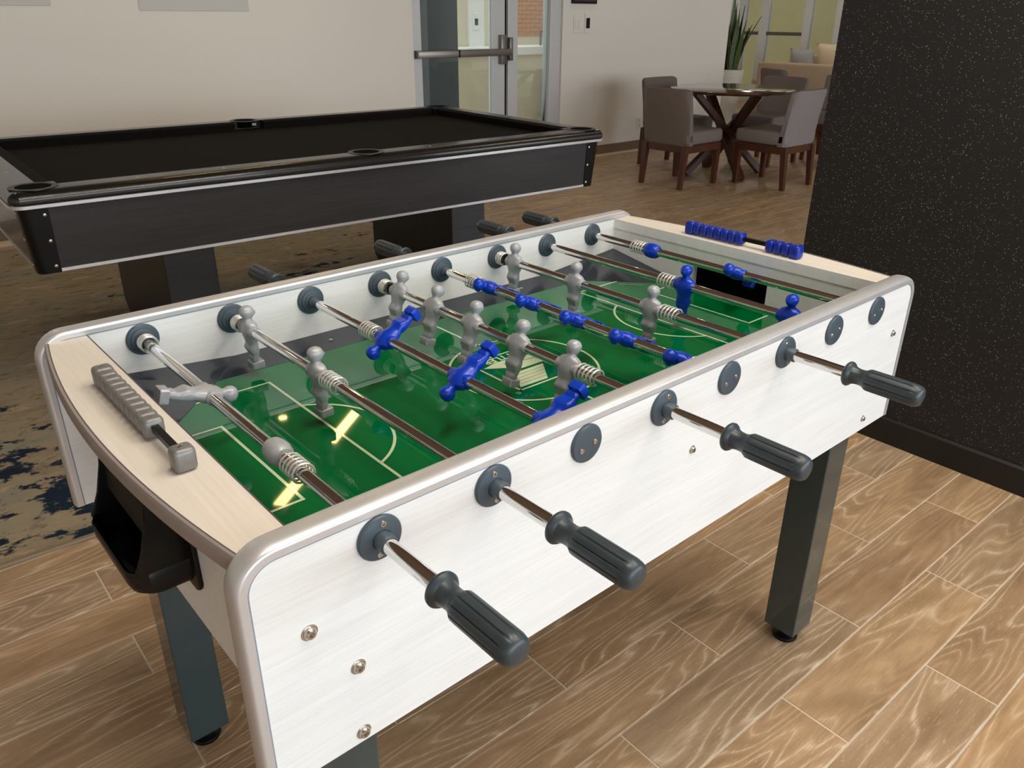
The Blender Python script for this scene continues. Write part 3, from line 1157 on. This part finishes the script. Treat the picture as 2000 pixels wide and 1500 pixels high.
def spring_mesh(L, turns, r=0.0132, wire=0.0015):
    pts = []
    n = turns * 16
    for i in range(n + 1):
        a = 2 * PI * turns * i / n
        pts.append((r * math.cos(a), L * (i / n - 0.5), r * math.sin(a)))
    return MB().tube(pts, wire, 6).mesh('spring', M['spring'], 60)


SPR = spring_mesh(0.039, 5)
SPR_S = spring_mesh(0.020, 4)
SPR_C = spring_mesh(0.011, 4, 0.0118)
RODM = None


def stopper_mesh(mat):
    return MB().lathe([(0.0086, -0.0185), (0.0118, -0.0180), (0.0150, -0.0130), (0.0166, -0.004), (0.0166, 0.004), (0.0152, 0.012), (0.0124, 0.017), (0.0086, 0.0185)], 'Y', 24).mesh('rod_stopper', mat, 40)


STOP = {'s': stopper_mesh(M['silver_fig']), 'b': stopper_mesh(M['blue_fig'])}


def handle_mesh():
    P = [(0.0085, 0.0), (0.0165, 0.0), (0.0185, 0.0022), (0.0187, 0.005), (0.0172, 0.0075), (0.0140, 0.010), (0.0122, 0.016), (0.0118, 0.022), (0.0126, 0.028), (0.0145, 0.031),
         (0.0162, 0.034), (0.0164, 0.040), (0.0164, 0.096), (0.0163, 0.101), (0.0152, 0.107), (0.0128, 0.1105), (0.0090, 0.1120), (0.0001, 0.1125)]

    def mod(a, k):
        if 10 <= k <= 13:
            g = abs(math.sin(a * 5))
            return 1.0 - 0.10 * max(0, 1 - g / 0.42) * (1 if k in (11, 12) else 0.4)
        return 1.0
    # three extra rings make the grooves crisp
    return MB().lathe(P, 'Y', 80, mod=mod).mesh('handle', M['grip'], 35)


HAND = handle_mesh()
RINGM = MB().lathe([(0.0085, -0.004), (0.0112, -0.004), (0.0118, 0.0), (0.0112, 0.004), (0.0085, 0.004)], 'Y', 20).mesh('rubber_ring', M['black'], 40)


def rod(i, team, angle, ys, springs=(), stops=(), rings=()):
    hd = i in FRONT_RODS
    if hd:
        a, b = -0.205, Y3 + 0.002
    else:
        a, b = Y0 - 0.001, 0.955
    r_ = MB().lathe([(0.0001, a), (0.0082, a), (0.0084, a + 0.001), (0.0084, b - 0.001), (0.0082, b), (0.0001, b)], 'Y', 32)
    ro_ = r_.build('rod', M['chrome'], FT, 40, (XS[i], -YC, ZR))
    for y in ys:
        f_ = put('player_figure', FIG[team], ro_, (0, y, 0), (0, R(-angle) if team == 's' else R(-angle), 0))
        f_['label'] = 'silver plastic player figure' if team == 's' else 'blue plastic player figure'
        if team == 'b':
            f_.rotation_euler = (0, R(angle), PI)
    for y, m_ in springs:
        put('spring', m_, ro_, (0, y, 0), (0, R(random.uniform(0, 90)), 0))
    for y in stops:
        put('rod_stopper', STOP[team], ro_, (0, y, 0))
    for y in rings:
        put('rubber_ring', RINGM, ro_, (0, y, 0))
    if hd:
        put('handle', HAND, ro_, (0, -0.1005, 0), (0, R(20), PI))
    else:
        put('handle', HAND, ro_, (0, 0.838, 0), (0, R(12), 0))
    return ro_


# positive angle swings the feet towards +x
rod(0, 's', -107, (0.440,), ((0.684, SPR_S), (0.180, SPR)), (0.228,), ())
rod(1, 's', 2, (0.638, 0.405), ((0.674, SPR_S), (0.362, SPR)), (), ())
rod(2, 'b', 122, (0.453, 0.254, 0.070), ((0.500, SPR), (0.044, SPR_C)), (), (0.046,))
rod(3, 's', -17, (0.640, 0.528, 0.416, 0.297, 0.183), ((0.685, SPR_S), (0.142, SPR)), (), (0.668,))
rod(4, 'b', 65, (0.551, 0.430, 0.315, 0.201, 0.090), ((0.597, SPR), (0.063, SPR_C)), (), (0.062,))
rod(5, 's', -4, (0.650, 0.468, 0.274), ((0.690, SPR_S), (0.233, SPR)), (), (0.677,))
rod(6, 'b', -2, (0.315, 0.086), ((0.357, SPR), (0.058, SPR_C)), (), (0.058,))
rod(7, 'b', 63, (0.300,), ((0.560, SPR),), (0.522,), (0.066,))


# ---- score counters
def bead_mesh(mat):
    return MB().box(-0.0122, 0.0122, -0.0092, 0.0092, -0.0122, 0.0122, 0.0058, 3).mesh('bead', mat, 50)


def counter(x, y_hi, y_lo, groups, mat, name):
    """bar along y; beads run from the far end (y_hi)"""
    ztop = ZBD
    zc = ztop + 0.0150
    bar = FP('score_counter', MB().box(x - 0.0045, x + 0.0045, y_lo, y_hi, zc - 0.004, zc + 0.005, 0.001), M['black'])
    bmh_ = bead_mesh(mat)
    cap = MB()
    cap.box(-0.0128, 0.0128, -0.0115, 0.0115, -0.0150, 0.0135, 0.0060, 3)
    capm = cap.mesh('end_cap', mat, 50)
    for y in (y_hi, y_lo):
        put('end_cap', capm, bar, (x, y, zc))
        put('cap_screw', CAPS, bar, (x, y, zc + 0.0136))
    for y0_, n, dr in groups:
        for k in range(n):
            put('bead', bmh_, bar, (x, y0_ + dr * k * 0.0187, zc))
    return bar


CAPS = MB().lathe([(0.0001, 0.0), (0.0036, 0.0), (0.0036, 0.0006), (0.0018, 0.0012), (0.0001, 0.0012)], 'Z', 12).mesh('cap_screw', M['steel'], 40)
counter(-0.637, 0.498, 0.216, ((0.478, 10, -1),), M['bead_silver'], 's')
counter(0.632, 0.500, 0.234, ((0.480, 7, -1), (0.255, 3, 1)), M['bead_blue'], 'b')

# ================================================================== POOL TABLE
PR = R(-2.35)
PLN, PWD = 2.555, 1.43
PT = thing('pool_table', 'black pool table with dark wood sides and silver trim on the rug', 'pool table', (-0.425, 2.245, 0.0), PR)


def PP(name, mb, mat, parent=None, smooth=None):
    return mb.build(name, M[mat] if isinstance(mat, str) else mat, parent or PT, smooth)


ZRL = 0.803      # rail top
ZBED = 0.764
RW = 0.105
# bed
bed = MB().box(0.07, PLN - 0.07, 0.07, PWD - 0.07, 0.735, ZBED)
PP('cloth_bed', bed, 'pool_cloth')


def rail_profile(o):
    """(inset from outer edge, z)"""
    return [(0.0 + 0.012, 0.762), (0.002, 0.766), (0.0, 0.774), (0.003, 0.786), (0.011, 0.7955), (0.024, 0.8015), (0.042, ZRL), (RW, ZRL), (RW, 0.762)]


def cushion_profile():
    return [(RW, ZRL), (RW + 0.030, 0.8015), (RW + 0.047, 0.797), (RW + 0.034, ZBED), (RW, ZBED)]


def rail_run(axis, lo, hi, flip, prof):
    rings = []
    for t in (lo, hi):
        ring = []
        for d, z in prof:
            if axis == 'x':
                ring.append((t, (PWD - d) if flip else d, z))
            else:
                ring.append(((PLN - d) if flip else d, t, z))
        rings.append(ring)
    return MB().loft(rings)


PKT = 0.062
for flip in (False, True):
    # long rails: a single outer rail plus two cushions
    lo_ = PP('rail', rail_run('x', 0.03, PLN - 0.03, flip, rail_profile(0)), 'pool_rail', None, 50)
    PP('rail_cushion', rail_run('x', 0.17, PLN / 2 - 0.075, flip, cushion_profile()), 'pool_cloth', lo_)
    PP('rail_cushion', rail_run('x', PLN / 2 + 0.075, PLN - 0.17, flip, cushion_profile()), 'pool_cloth', lo_)
    for k in (1, 2, 3, 5, 6, 7):
        x = RW + (PLN - 2 * RW) * k / 8
        y = PWD - 0.062 if flip else 0.062
        PP('sight', MB().lathe([(0.0001, 0), (0.0055, 0), (0.0055, 0.0008), (0.0001, 0.0009)], 'Z', 12, (x, y, ZRL)), 'steel', lo_)
    so_ = PP('rail', rail_run('y', 0.03, PWD - 0.03, flip, rail_profile(0)), 'pool_rail', None, 50)
    PP('rail_cushion', rail_run('y', 0.17, PWD - 0.17, flip, cushion_profile()), 'pool_cloth', so_)
    for k in (1, 2, 3):
        y = RW + (PWD - 2 * RW) * k / 4
        x = PLN - 0.062 if flip else 0.062
        PP('sight', MB().lathe([(0.0001, 0), (0.0055, 0), (0.0055, 0.0008), (0.0001, 0.0009)], 'Z', 12, (x, y, ZRL)), 'steel', so_)
# rounded corner blocks of the rail
for cx, cy, a0 in ((0, 0, 180), (PLN, 0, 270), (PLN, PWD, 0), (0, PWD, 90)):
    sx = 1 if cx == 0 else -1
    sy = 1 if cy == 0 else -1
    mb = MB()
    ox, oy = cx + sx * 0.045, cy + sy * 0.045
    pf = rail_profile(0)[:7]
    rings = []
    for i in range(9):
        a = R(a0 + 90 * i / 8)
        rings.append([(ox + (0.045 - d) * math.cos(a), oy + (0.045 - d) * math.sin(a), z) for d, z in pf])
    mb.loft(rings, closed=False)
    mb.box(min(ox, cx + sx * 0.16), max(ox, cx + sx * 0.16), min(oy, cy + sy * 0.16), max(oy, cy + sy * 0.16), 0.7625, ZRL - 0.0008)
    PP('corner_block', mb, 'pool_rail', None, 50)

# pockets: plate ring, flat black disc painted in for the hole's shade
def pocket(x, y, a):
    p = MB()
    ring = []
    N = 28
    rings = []
    for rr, z in ((0.052, ZRL - 0.002), (0.053, ZRL + 0.0014), (0.056, ZRL + 0.0020), (0.072, ZRL + 0.0018), (0.0735, ZRL - 0.001)):
        rings.append([(x + rr * math.cos(2 * PI * i / N), y + rr * math.sin(2 * PI * i / N), z) for i in range(N)])
    p.loft(rings, False, False)
    o = PP('pocket_ring', p, 'black', None, 40)
    h = MB().lathe([(0.0001, ZRL + 0.0004), (0.0535, ZRL + 0.0004), (0.0535, ZRL - 0.03), (0.0001, ZRL - 0.03)], 'Z', N, (x, y, 0))
    PP('pocket_shade_disc', h, 'black_dull', o, 40)
    if a:
        PP('pocket_bolt', MB().box(x + a[0] - 0.012, x + a[0] + 0.012, y + a[1] - 0.006, y + a[1] + 0.006, 0.782, 0.797, 0.003), 'steel', o)


pk = 0.088
pocket(pk, pk, None)
pocket(PLN - pk, pk, None)
pocket(PLN / 2, 0.082, None)
pocket(pk, PWD - pk, None)
pocket(PLN - pk, PWD - pk, (-0.06, -0.065))
pocket(PLN / 2, PWD - 0.082, (0.02, -0.075))

# silver line under the rail, aprons, bottom line
path = []
for cx, cy, a0 in ((0.045, 0.045, 180), (PLN - 0.045, 0.045, 270), (PLN - 0.045, PWD - 0.045, 0), (0.045, PWD - 0.045, 90)):
    for i in range(9):
        a = R(a0 + 90 * i / 8)
        path.append((cx, cy, math.cos(a), math.sin(a)))
path.append(path[0])
rings = [[(cx + r_ * c, cy + r_ * s_, z) for r_, z in ((0.0445, 0.7505), (0.0455, 0.7515), (0.0455, 0.761), (0.0445, 0.762), (0.025, 0.762), (0.025, 0.7505))] for cx, cy, c, s_ in path]
PP('rail_trim', MB().loft(rings, False, False), 'pool_alu', None, 30)
ZA = 0.535


def slab(p):
    return MB().prism(p, 0, 1)


def apron(axis, flip):
    t0, t1 = 0.024, 0.040      # inset at top and bottom
    pr = [(t0, 0.7505), (t1, ZA + 0.011), (t1 + 0.02, ZA + 0.011), (t0 + 0.02, 0.7505)]
    pr2 = [(t1 - 0.003, ZA + 0.0105), (t1 - 0.003, ZA), (t1 + 0.02, ZA), (t1 + 0.02, ZA + 0.0105)]
    if axis == 'x':
        f = (lambda q: [((PWD - d) if flip else d, z) for d, z in q])
        a = PP('apron', MB().prism(f(pr), 0.075, PLN - 0.075, 'X'), 'pool_side')
        PP('apron_trim', MB().prism(f(pr2), 0.075, PLN - 0.075, 'X'), 'pool_alu', a)
    else:
        f = (lambda q: [((PLN - d) if flip else d, z) for d, z in q])
        a = PP('apron', MB().prism(f(pr), 0.075, PWD - 0.075, 'Y'), 'pool_rail')
        PP('apron_trim', MB().prism(f(pr2), 0.075, PWD - 0.075, 'Y'), 'pool_alu', a)


for flip in (False, True):
    apron('x', flip)
    apron('y', flip)
ssc = MB().lathe([(0.0001, -0.003), (0.004, -0.0028), (0.0062, -0.0012), (0.0066, 0.0)], 'Y', 14).mesh('cap_screw', M['steel'], 40)
for sx in (1, -1):
    for sy in (1, -1):
        mb = MB()
        rings = []
        for z, ins in ((0.7500, 0.021), (ZA - 0.002, 0.037)):
            ring = []
            pts = [(0.105, ins), (ins + 0.03, ins)]
            for i in range(1, 6):
                a = -PI / 2 - (PI / 2) * i / 6
                pts.append((ins + 0.03 + 0.03 * math.cos(a), ins + 0.03 + 0.03 * math.sin(a)))
            pts += [(ins, ins + 0.03), (ins, 0.105), (ins + 0.02, 0.105), (ins + 0.02, ins + 0.05), (ins + 0.05, ins + 0.02), (0.105, ins + 0.02)]
            rings.append([((x if sx > 0 else PLN - x), (y if sy > 0 else PWD - y), z) for x, y in pts])
        mb.loft(rings)
        c_ = PP('corner_cap', mb, 'black', None, 30)
        for z in (0.725, 0.640, 0.556):
            ins = 0.021 + (0.75 - z) / 0.215 * 0.016
            x = 0.092 if sx > 0 else PLN - 0.092
            y = ins - 0.0002 if sy > 0 else PWD - ins + 0.0002
            put('cap_screw', ssc, c_, (x, y, z), (0, 0, 0 if sy > 0 else PI))
            x = ins - 0.0002 if sx > 0 else PLN - ins + 0.0002
            y = 0.092 if sy > 0 else PWD - 0.092
            put('cap_screw', ssc, c_, (x, y, z), (0, 0, -PI / 2 if sx > 0 else PI / 2))
PP('underframe', MB().box(0.10, PLN - 0.10, 0.10, PWD - 0.10, 0.60, 0.734), 'black_dull')
# legs: broad panel pedestals
for x0, x1 in ((0.50, 0.70), (1.86, 2.06)):
    ya, yb = 0.335, PWD - 0.30
    pr = [(ya, 0.0), (ya, 0.60), (yb, 0.60), (yb, 0.06), (yb - 0.05, 0.0)]
    PP('leg', MB().prism([(y, z + 0.010 if z == 0 else z) for y, z in pr], x0, x1, 'X', 0.003, 1), 'pool_side')

# ================================================================== DINING CORNER
TX, TY = 5.42, 3.70
DT = thing('dining_table', 'round dark walnut dining table with crossed slanted legs', 'table', (TX, TY, 0), R(20))
MB().lathe([(0.0001, 0.704), (0.45, 0.704), (0.515, 0.716), (0.53, 0.728), (0.53, 0.733), (0.527, 0.735), (0.0001, 0.735)], 'Z', 64).build('tabletop', M['walnut_top'], DT, 35)
for k in range(4):
    a = R(45 + 90 * k)
    c, s = math.cos(a), math.sin(a)
    off = 0.03
    MB().beam((0.36 * c - off * s, 0.36 * s + off * c, 0.704), (-0.36 * c - off * s, -0.36 * s + off * c, 0.012), 0.075, 0.05, 0.004).build('crossed_leg', M['walnut'], DT)


def chair_proto(fab):
    """faces +x; origin at floor under the seat centre"""
    t = bpy.data.objects.new('dining_chair', None)
    COL.objects.link(t)
    D, Wc = 0.50, 0.47
    # seat cushion
    sb = MB()
    sb.box(-D / 2 + 0.02, D / 2, -Wc / 2, Wc / 2, 0.345, 0.455, 0.03, 4)
    sb.build('seat', M[fab], t, 50)
    # curved, slightly reclined back
    rings = []
    n = 10
    for i in range(n + 1):
        y = -Wc / 2 + Wc * i / n
        cv = 0.035 * (1 - (2 * i / n - 1) ** 2)
        ring = []
        e = 0.012 if i in (0, n) else 0.0
        tp = 0.775 - e
        for x, z in ((0.0 - cv * 0.3, 0.345), (-0.02 - cv * 0.6, 0.55), (-0.055 - cv, tp - 0.02), (-0.05 - cv, tp), (-0.015 - cv, tp + 0.004), (0.005 - cv, tp - 0.015), (0.045 - cv * 0.6, 0.55), (0.075 - cv * 0.3, 0.345)):
            xx = -D / 2 + 0.03 + x
            if e:
                xm = -D / 2 + 0.03 + (0.035 - 0.055 * (z - 0.345) / 0.43)
                xx = xm + (xx - xm) * 0.62
            ring.append((xx, y, z))
        rings.append(ring)
    MB().loft(rings).build('backrest', M[fab], t, 60)
    fm = MB()
    fm.box(-D / 2 + 0.02, D / 2 - 0.01, -Wc / 2 + 0.005, Wc / 2 - 0.005, 0.285, 0.345, 0.004)
    fm.build('seat_frame', M['walnut'], t)
    for sx in (-1, 1):
        for sy in (-1, 1):
            x1 = sx * (D / 2 - 0.035)
            y1 = sy * (Wc / 2 - 0.03)
            x0 = x1 + (-0.03 if sx < 0 else 0.0)
            rings = []
            for z, x, h in ((0.0, x0, 0.017), (0.17, (x0 + x1) / 2, 0.021), (0.34, x1, 0.025)):
                rings.append([(x - h, y1 - h, z), (x + h, y1 - h, z), (x + h, y1 + h, z), (x - h, y1 + h, z)])
            MB().loft(rings).build('leg', M['walnut'], t)
    return t


def chair(proto, x, y, rz, label, first=False, grp='grey upholstered dining chairs'):
    t = proto if first else copy_tree(proto)
    t.location = (x, y, 0)
    t.rotation_euler = (0, 0, rz)
    return tag(t, label, 'chair', grp)


cp = chair_proto('fabric')
cp2 = chair_proto('fabric2')
chair(cp, 4.775, 3.695, 0, 'taupe dining chair seen from behind at the left of the round table', True)
chair(cp2, 5.36, 3.17, R(90), 'dining chair painted lighter as in daylight, seen from behind, closest to the black glitter wall', True)
chair(cp, 5.44, 4.28, R(-90), 'taupe dining chair by the white wall, mostly hidden behind another chair')
chair(cp, 6.25, 3.84, PI, 'taupe dining chair on the lounge side of the round table')
chair(cp, 7.75, 4.52, R(-25), 'taupe chair standing alone between the round table and the sofa', grp='chairs in the lounge')
chair(cp, 6.95, 3.50, R(190), 'dark taupe chair half hidden behind the black glitter wall', grp='chairs in the lounge')

# ---- sofas
def sofa(x, y, rz, label, L=2.2):
    t = thing('sofa', label, 'sofa', (x, y, 0), rz, 'beige lounge sofas')
    MB().box(-0.42, 0.45, -L / 2, L / 2, 0.10, 0.42, 0.03, 3).build('base', M['sofa'], t, 50)
    MB().box(-0.45, -0.20, -L / 2, L / 2, 0.10, 0.795, 0.04, 3).build('backrest', M['sofa'], t, 50)
    for s_ in (-1, 1):
        MB().box(-0.42, 0.45, s_ * (L / 2) - 0.09, s_ * (L / 2) + 0.09, 0.10, 0.60, 0.04, 3).build('armrest', M['sofa'], t, 50)
    for k in (-1, 1):
        MB().box(-0.20, 0.46, k * L / 4 - L / 4 + 0.1, k * L / 4 + L / 4 - 0.1, 0.42, 0.50, 0.03, 3).build('seat_cushion', M['sofa'], t, 50)
    for sx in (-0.36, 0.38):
        for sy in (-1, 1):
            MB().box(sx - 0.025, sx + 0.025, sy * (L / 2 - 0.08) - 0.025, sy * (L / 2 - 0.08) + 0.025, 0, 0.10).build('foot', M['walnut'], t)
    return t


sofa(8.70, 4.27, R(-2), 'beige sofa with its back to the round dining table', 2.1)
s2 = sofa(10.55, 5.30, PI, 'cream sofa against the lounge glazing with throw pillows', 2.2)


def pillow(x, y, z, rz, tilt, mat, label, sz=0.25):
    mb = MB()
    n = 12
    for s_ in (1, -1):
        vs = [[None] * (n + 1) for _ in range(n + 1)]
        for i in range(n + 1):
            for j in range(n + 1):
                u, v = 2 * i / n - 1, 2 * j / n - 1
                h = 0.085 * ((1 - u * u) * (1 - v * v)) ** 0.45
                k = 1 - 0.06 * (1 - u * u) * abs(v) - 0.06 * (1 - v * v) * abs(u)
                vs[i][j] = mb.bm.verts.new((s_ * h, u * sz * 1.15 * k, v * sz * k))
        for i in range(n):
            for j in range(n):
                mb.bm.faces.new((vs[i][j], vs[i + 1][j], vs[i + 1][j + 1], vs[i][j + 1]))
    bmesh.ops.remove_doubles(mb.bm, verts=mb.bm.verts[:], dist=0.0005)
    o = mb.build('throw_pillow', M[mat], None, 70, (x, y, z), (0, R(tilt), rz))
    return tag(o, label, 'pillow', 'throw pillows on the cream sofa')


pillow(10.60, 6.08, 0.71, PI, 18, 'cushion_grey', 'grey throw pillow at the plant end of the cream sofa', 0.17)
pillow(10.60, 5.59, 0.74, PI, 18, 'cushion', 'cream throw pillow next to the grey pillow on the sofa', 0.23)
pillow(10.60, 5.02, 0.74, PI, 18, 'cushion', 'cream throw pillow nearest the black wall on the sofa', 0.23)

# ---- snake plant
sp = thing('snake_plant', 'tall green snake plant in a white pot beside the wall end', 'plant', (8.15, 5.62, 0))
MB().lathe([(0.0001, 0.0), (0.11, 0.0), (0.12, 0.02), (0.165, 0.68), (0.17, 0.70), (0.155, 0.70), (0.150, 0.66), (0.0001, 0.655)], 'Z', 36).build('pot', M['pot'], sp, 40)
MB().lathe([(0.0001, 0.64), (0.149, 0.64), (0.149, 0.668), (0.0001, 0.672)], 'Z', 24).build('soil', M['soil'], sp)
for k in range(13):
    a = k * 2.4 + 0.3
    r0 = 0.03 + 0.075 * random.random()
    h = random.uniform(0.5, 0.88)
    lean = random.uniform(0.02, 0.14)
    if k == 0:
        a, h, lean = -0.75, 0.64, 0.26
    if k == 1:
        a, h, lean = -0.4, 0.55, 0.18
    if k == 2:
        a, h, lean = 1.2, 0.95, 0.02
    rings = []
    n = 8
    tw = random.uniform(-0.6, 0.6)
    for i in range(n + 1):
        t_ = i / n
        wd = 0.050 * (1 - t_ ** 2.2) * (0.65 + 0.7 * t_ * (1 - t_) * 2) + 0.0015
        cx = (r0 + lean * t_ ** 1.5) * math.cos(a)
        cy = (r0 + lean * t_ ** 1.5) * math.sin(a)
        b = a + PI / 2 + tw * t_
        z = 0.66 + h * t_
        th = 0.003
        nx, ny = math.cos(b + PI / 2) * th, math.sin(b + PI / 2) * th
        cb, sb_ = math.cos(b), math.sin(b)
        rings.append([(cx + wd * cb, cy + wd * sb_, z), (cx + nx * 2, cy + ny * 2, z), (cx - wd * cb, cy - wd * sb_, z), (cx - nx, cy - ny, z)])
    MB().loft(rings).build('leaf', M['leaf'], sp, 60)

# ================================================================== WALL FITTINGS
for x0, x1, z0, lab in ((1.019, 1.757, 1.312, 'pale grey wall panel above the middle of the pool table'), (-0.25, 0.514, 1.335, 'pale grey wall panel at the left edge above the pool table')):
    wp = thing('wall_panel', lab, 'panel', ((x0 + x1) / 2, YB, z0), 0, 'pale grey wall panels')
    hw = (x1 - x0) / 2
    MB().box(-hw, hw, -0.006, 0.0, 0.0, 1.0, 0.002, 1).build('board', M['wall_grey'], wp)
pic = thing('picture_frame', 'dark framed picture on the white wall above the switches', 'picture', (5.066, YB, 1.398))
MB().box(-0.165, 0.165, -0.02, 0, 0, 0.46, 0.003).build('frame', M['black'], pic)
MB().box(-0.145, 0.145, -0.023, -0.02, 0.02, 0.44).build('print', M['picture'], pic)
sw = thing('light_switch', 'white double light switch on the wall left of the dark keypad', 'switch', (4.997, YB, 1.225))
MB().box(-0.055, 0.055, -0.007, 0, -0.075, 0.075, 0.003).build('plate', M['switch'], sw)
for s_ in (-1, 1):
    MB().box(s_ * 0.022 - 0.016, s_ * 0.022 + 0.016, -0.012, -0.007, -0.04, 0.04, 0.002).build('rocker', M['switch'], sw)
kp = thing('wall_keypad', 'white wall plate with a dark square keypad beside the light switch', 'keypad', (5.128, YB, 1.232))
MB().box(-0.038, 0.038, -0.008, 0, -0.09, 0.09, 0.004).build('plate', M['switch'], kp)
MB().box(-0.024, 0.024, -0.014, -0.008, -0.045, 0.045, 0.003).build('keypad_face', M['black'], kp)
ol = thing('wall_outlet', 'white power outlet low on the wall behind the dining chairs', 'outlet', (5.977, YB, 0.265))
MB().box(-0.036, 0.036, -0.007, 0, -0.058, 0.058, 0.003).build('plate', M['switch'], ol)
for s_ in (-1, 1):
    MB().box(-0.017, 0.017, -0.010, -0.007, s_ * 0.024 - 0.015, s_ * 0.024 + 0.015, 0.002).build('socket', M['wall_grey'], ol)

# ================================================================== CEILING LAMPS
LAMP_DIR = Vector((0.79, 0.615, 0)).normalized()


def linear_lamp(cx, cy, half, label, power):
    ll = thing('linear_lamp', label, 'lamp', (cx, cy, CEIL - 0.002), math.atan2(LAMP_DIR.y, LAMP_DIR.x), 'linear ceiling lamps')
    MB().box(-half - 0.02, half + 0.02, -0.045, 0.045, -0.045, 0.0, 0.003).build('housing', M['frame_alu'], ll)
    MB().box(-half, half, -0.036, 0.036, -0.050, -0.0452).build('diffuser', M['lamp_warm'], ll)
    if power:
        l = bpy.data.lights.new('linear_lamp_light', 'AREA')
        l.shape = 'RECTANGLE'
        l.size, l.size_y = half * 2, 0.064
        l.energy = power
        l.color = (0.985, 0.985, 1.0)
        o = bpy.data.objects.new('linear_lamp_light', l)
        COL.objects.link(o)
        o.parent = ll
        o.location = (0, 0, -0.056)


linear_lamp(0.987, 3.637, 0.26, 'slim linear ceiling lamp over the near half of the pool table', 0)
linear_lamp(1.642, 4.143, 0.275, 'slim linear ceiling lamp nearest the back wall', 0)
for cx, cy, lab, pw in ((-0.35, 0.0, 'linear ceiling lamp above the near end of the foosball table', 16), (0.95, -0.1, 'linear ceiling lamp above the far end of the foosball table', 16),
                        (0.2, -1.0, 'linear ceiling lamp above the photographer', 10), (1.3, -1.4, 'linear ceiling lamp above the open floor by the black wall', 19),
                        (3.4, 1.4, 'linear ceiling lamp between the foosball table and dining corner', 4)):
    linear_lamp(cx, cy, 0.55, lab, pw)
linear_lamp(9.5, 6.0, 0.55, 'added linear lamp brightening the lounge mullions near the plant', 12)  # fill lamp added to lighten the mullions, no fixture known here
linear_lamp(9.3, 3.4, 0.55, 'added linear lamp brightening the lounge sofas', 10)  # added for a brighter sofa, not a known fixture
for i, x in enumerate((-0.68, 1.37, 3.42, 5.47)):
    ds = ('first', 'second', 'third', 'fourth')[i]
    dl = thing('downlight', '%s round ceiling downlight from the left, along the back wall' % ds, 'lamp', (x, 4.62, CEIL), 0, 'ceiling downlights along the back wall')
    MB().lathe([(0.0001, -0.002), (0.062, -0.002), (0.065, -0.008), (0.055, -0.012), (0.045, -0.006), (0.0001, -0.006)], 'Z', 32).build('trim_ring', M['frame_alu'], dl, 40)
    MB().lathe([(0.0001, -0.0065), (0.030, -0.0065), (0.030, -0.009), (0.0001, -0.009)], 'Z', 32).build('lens', M['lamp_warm'], dl)
    if i in (1, 2):
        continue
    l = bpy.data.lights.new('downlight_light', 'AREA')
    l.shape = 'DISK'
    l.size = 0.08
    l.energy = 4
    l.color = (1.0, 0.90, 0.78)
    lo_ = bpy.data.objects.new('downlight_light', l)
    COL.objects.link(lo_)
    lo_.parent = dl
    lo_.location = (0, 0, -0.014)
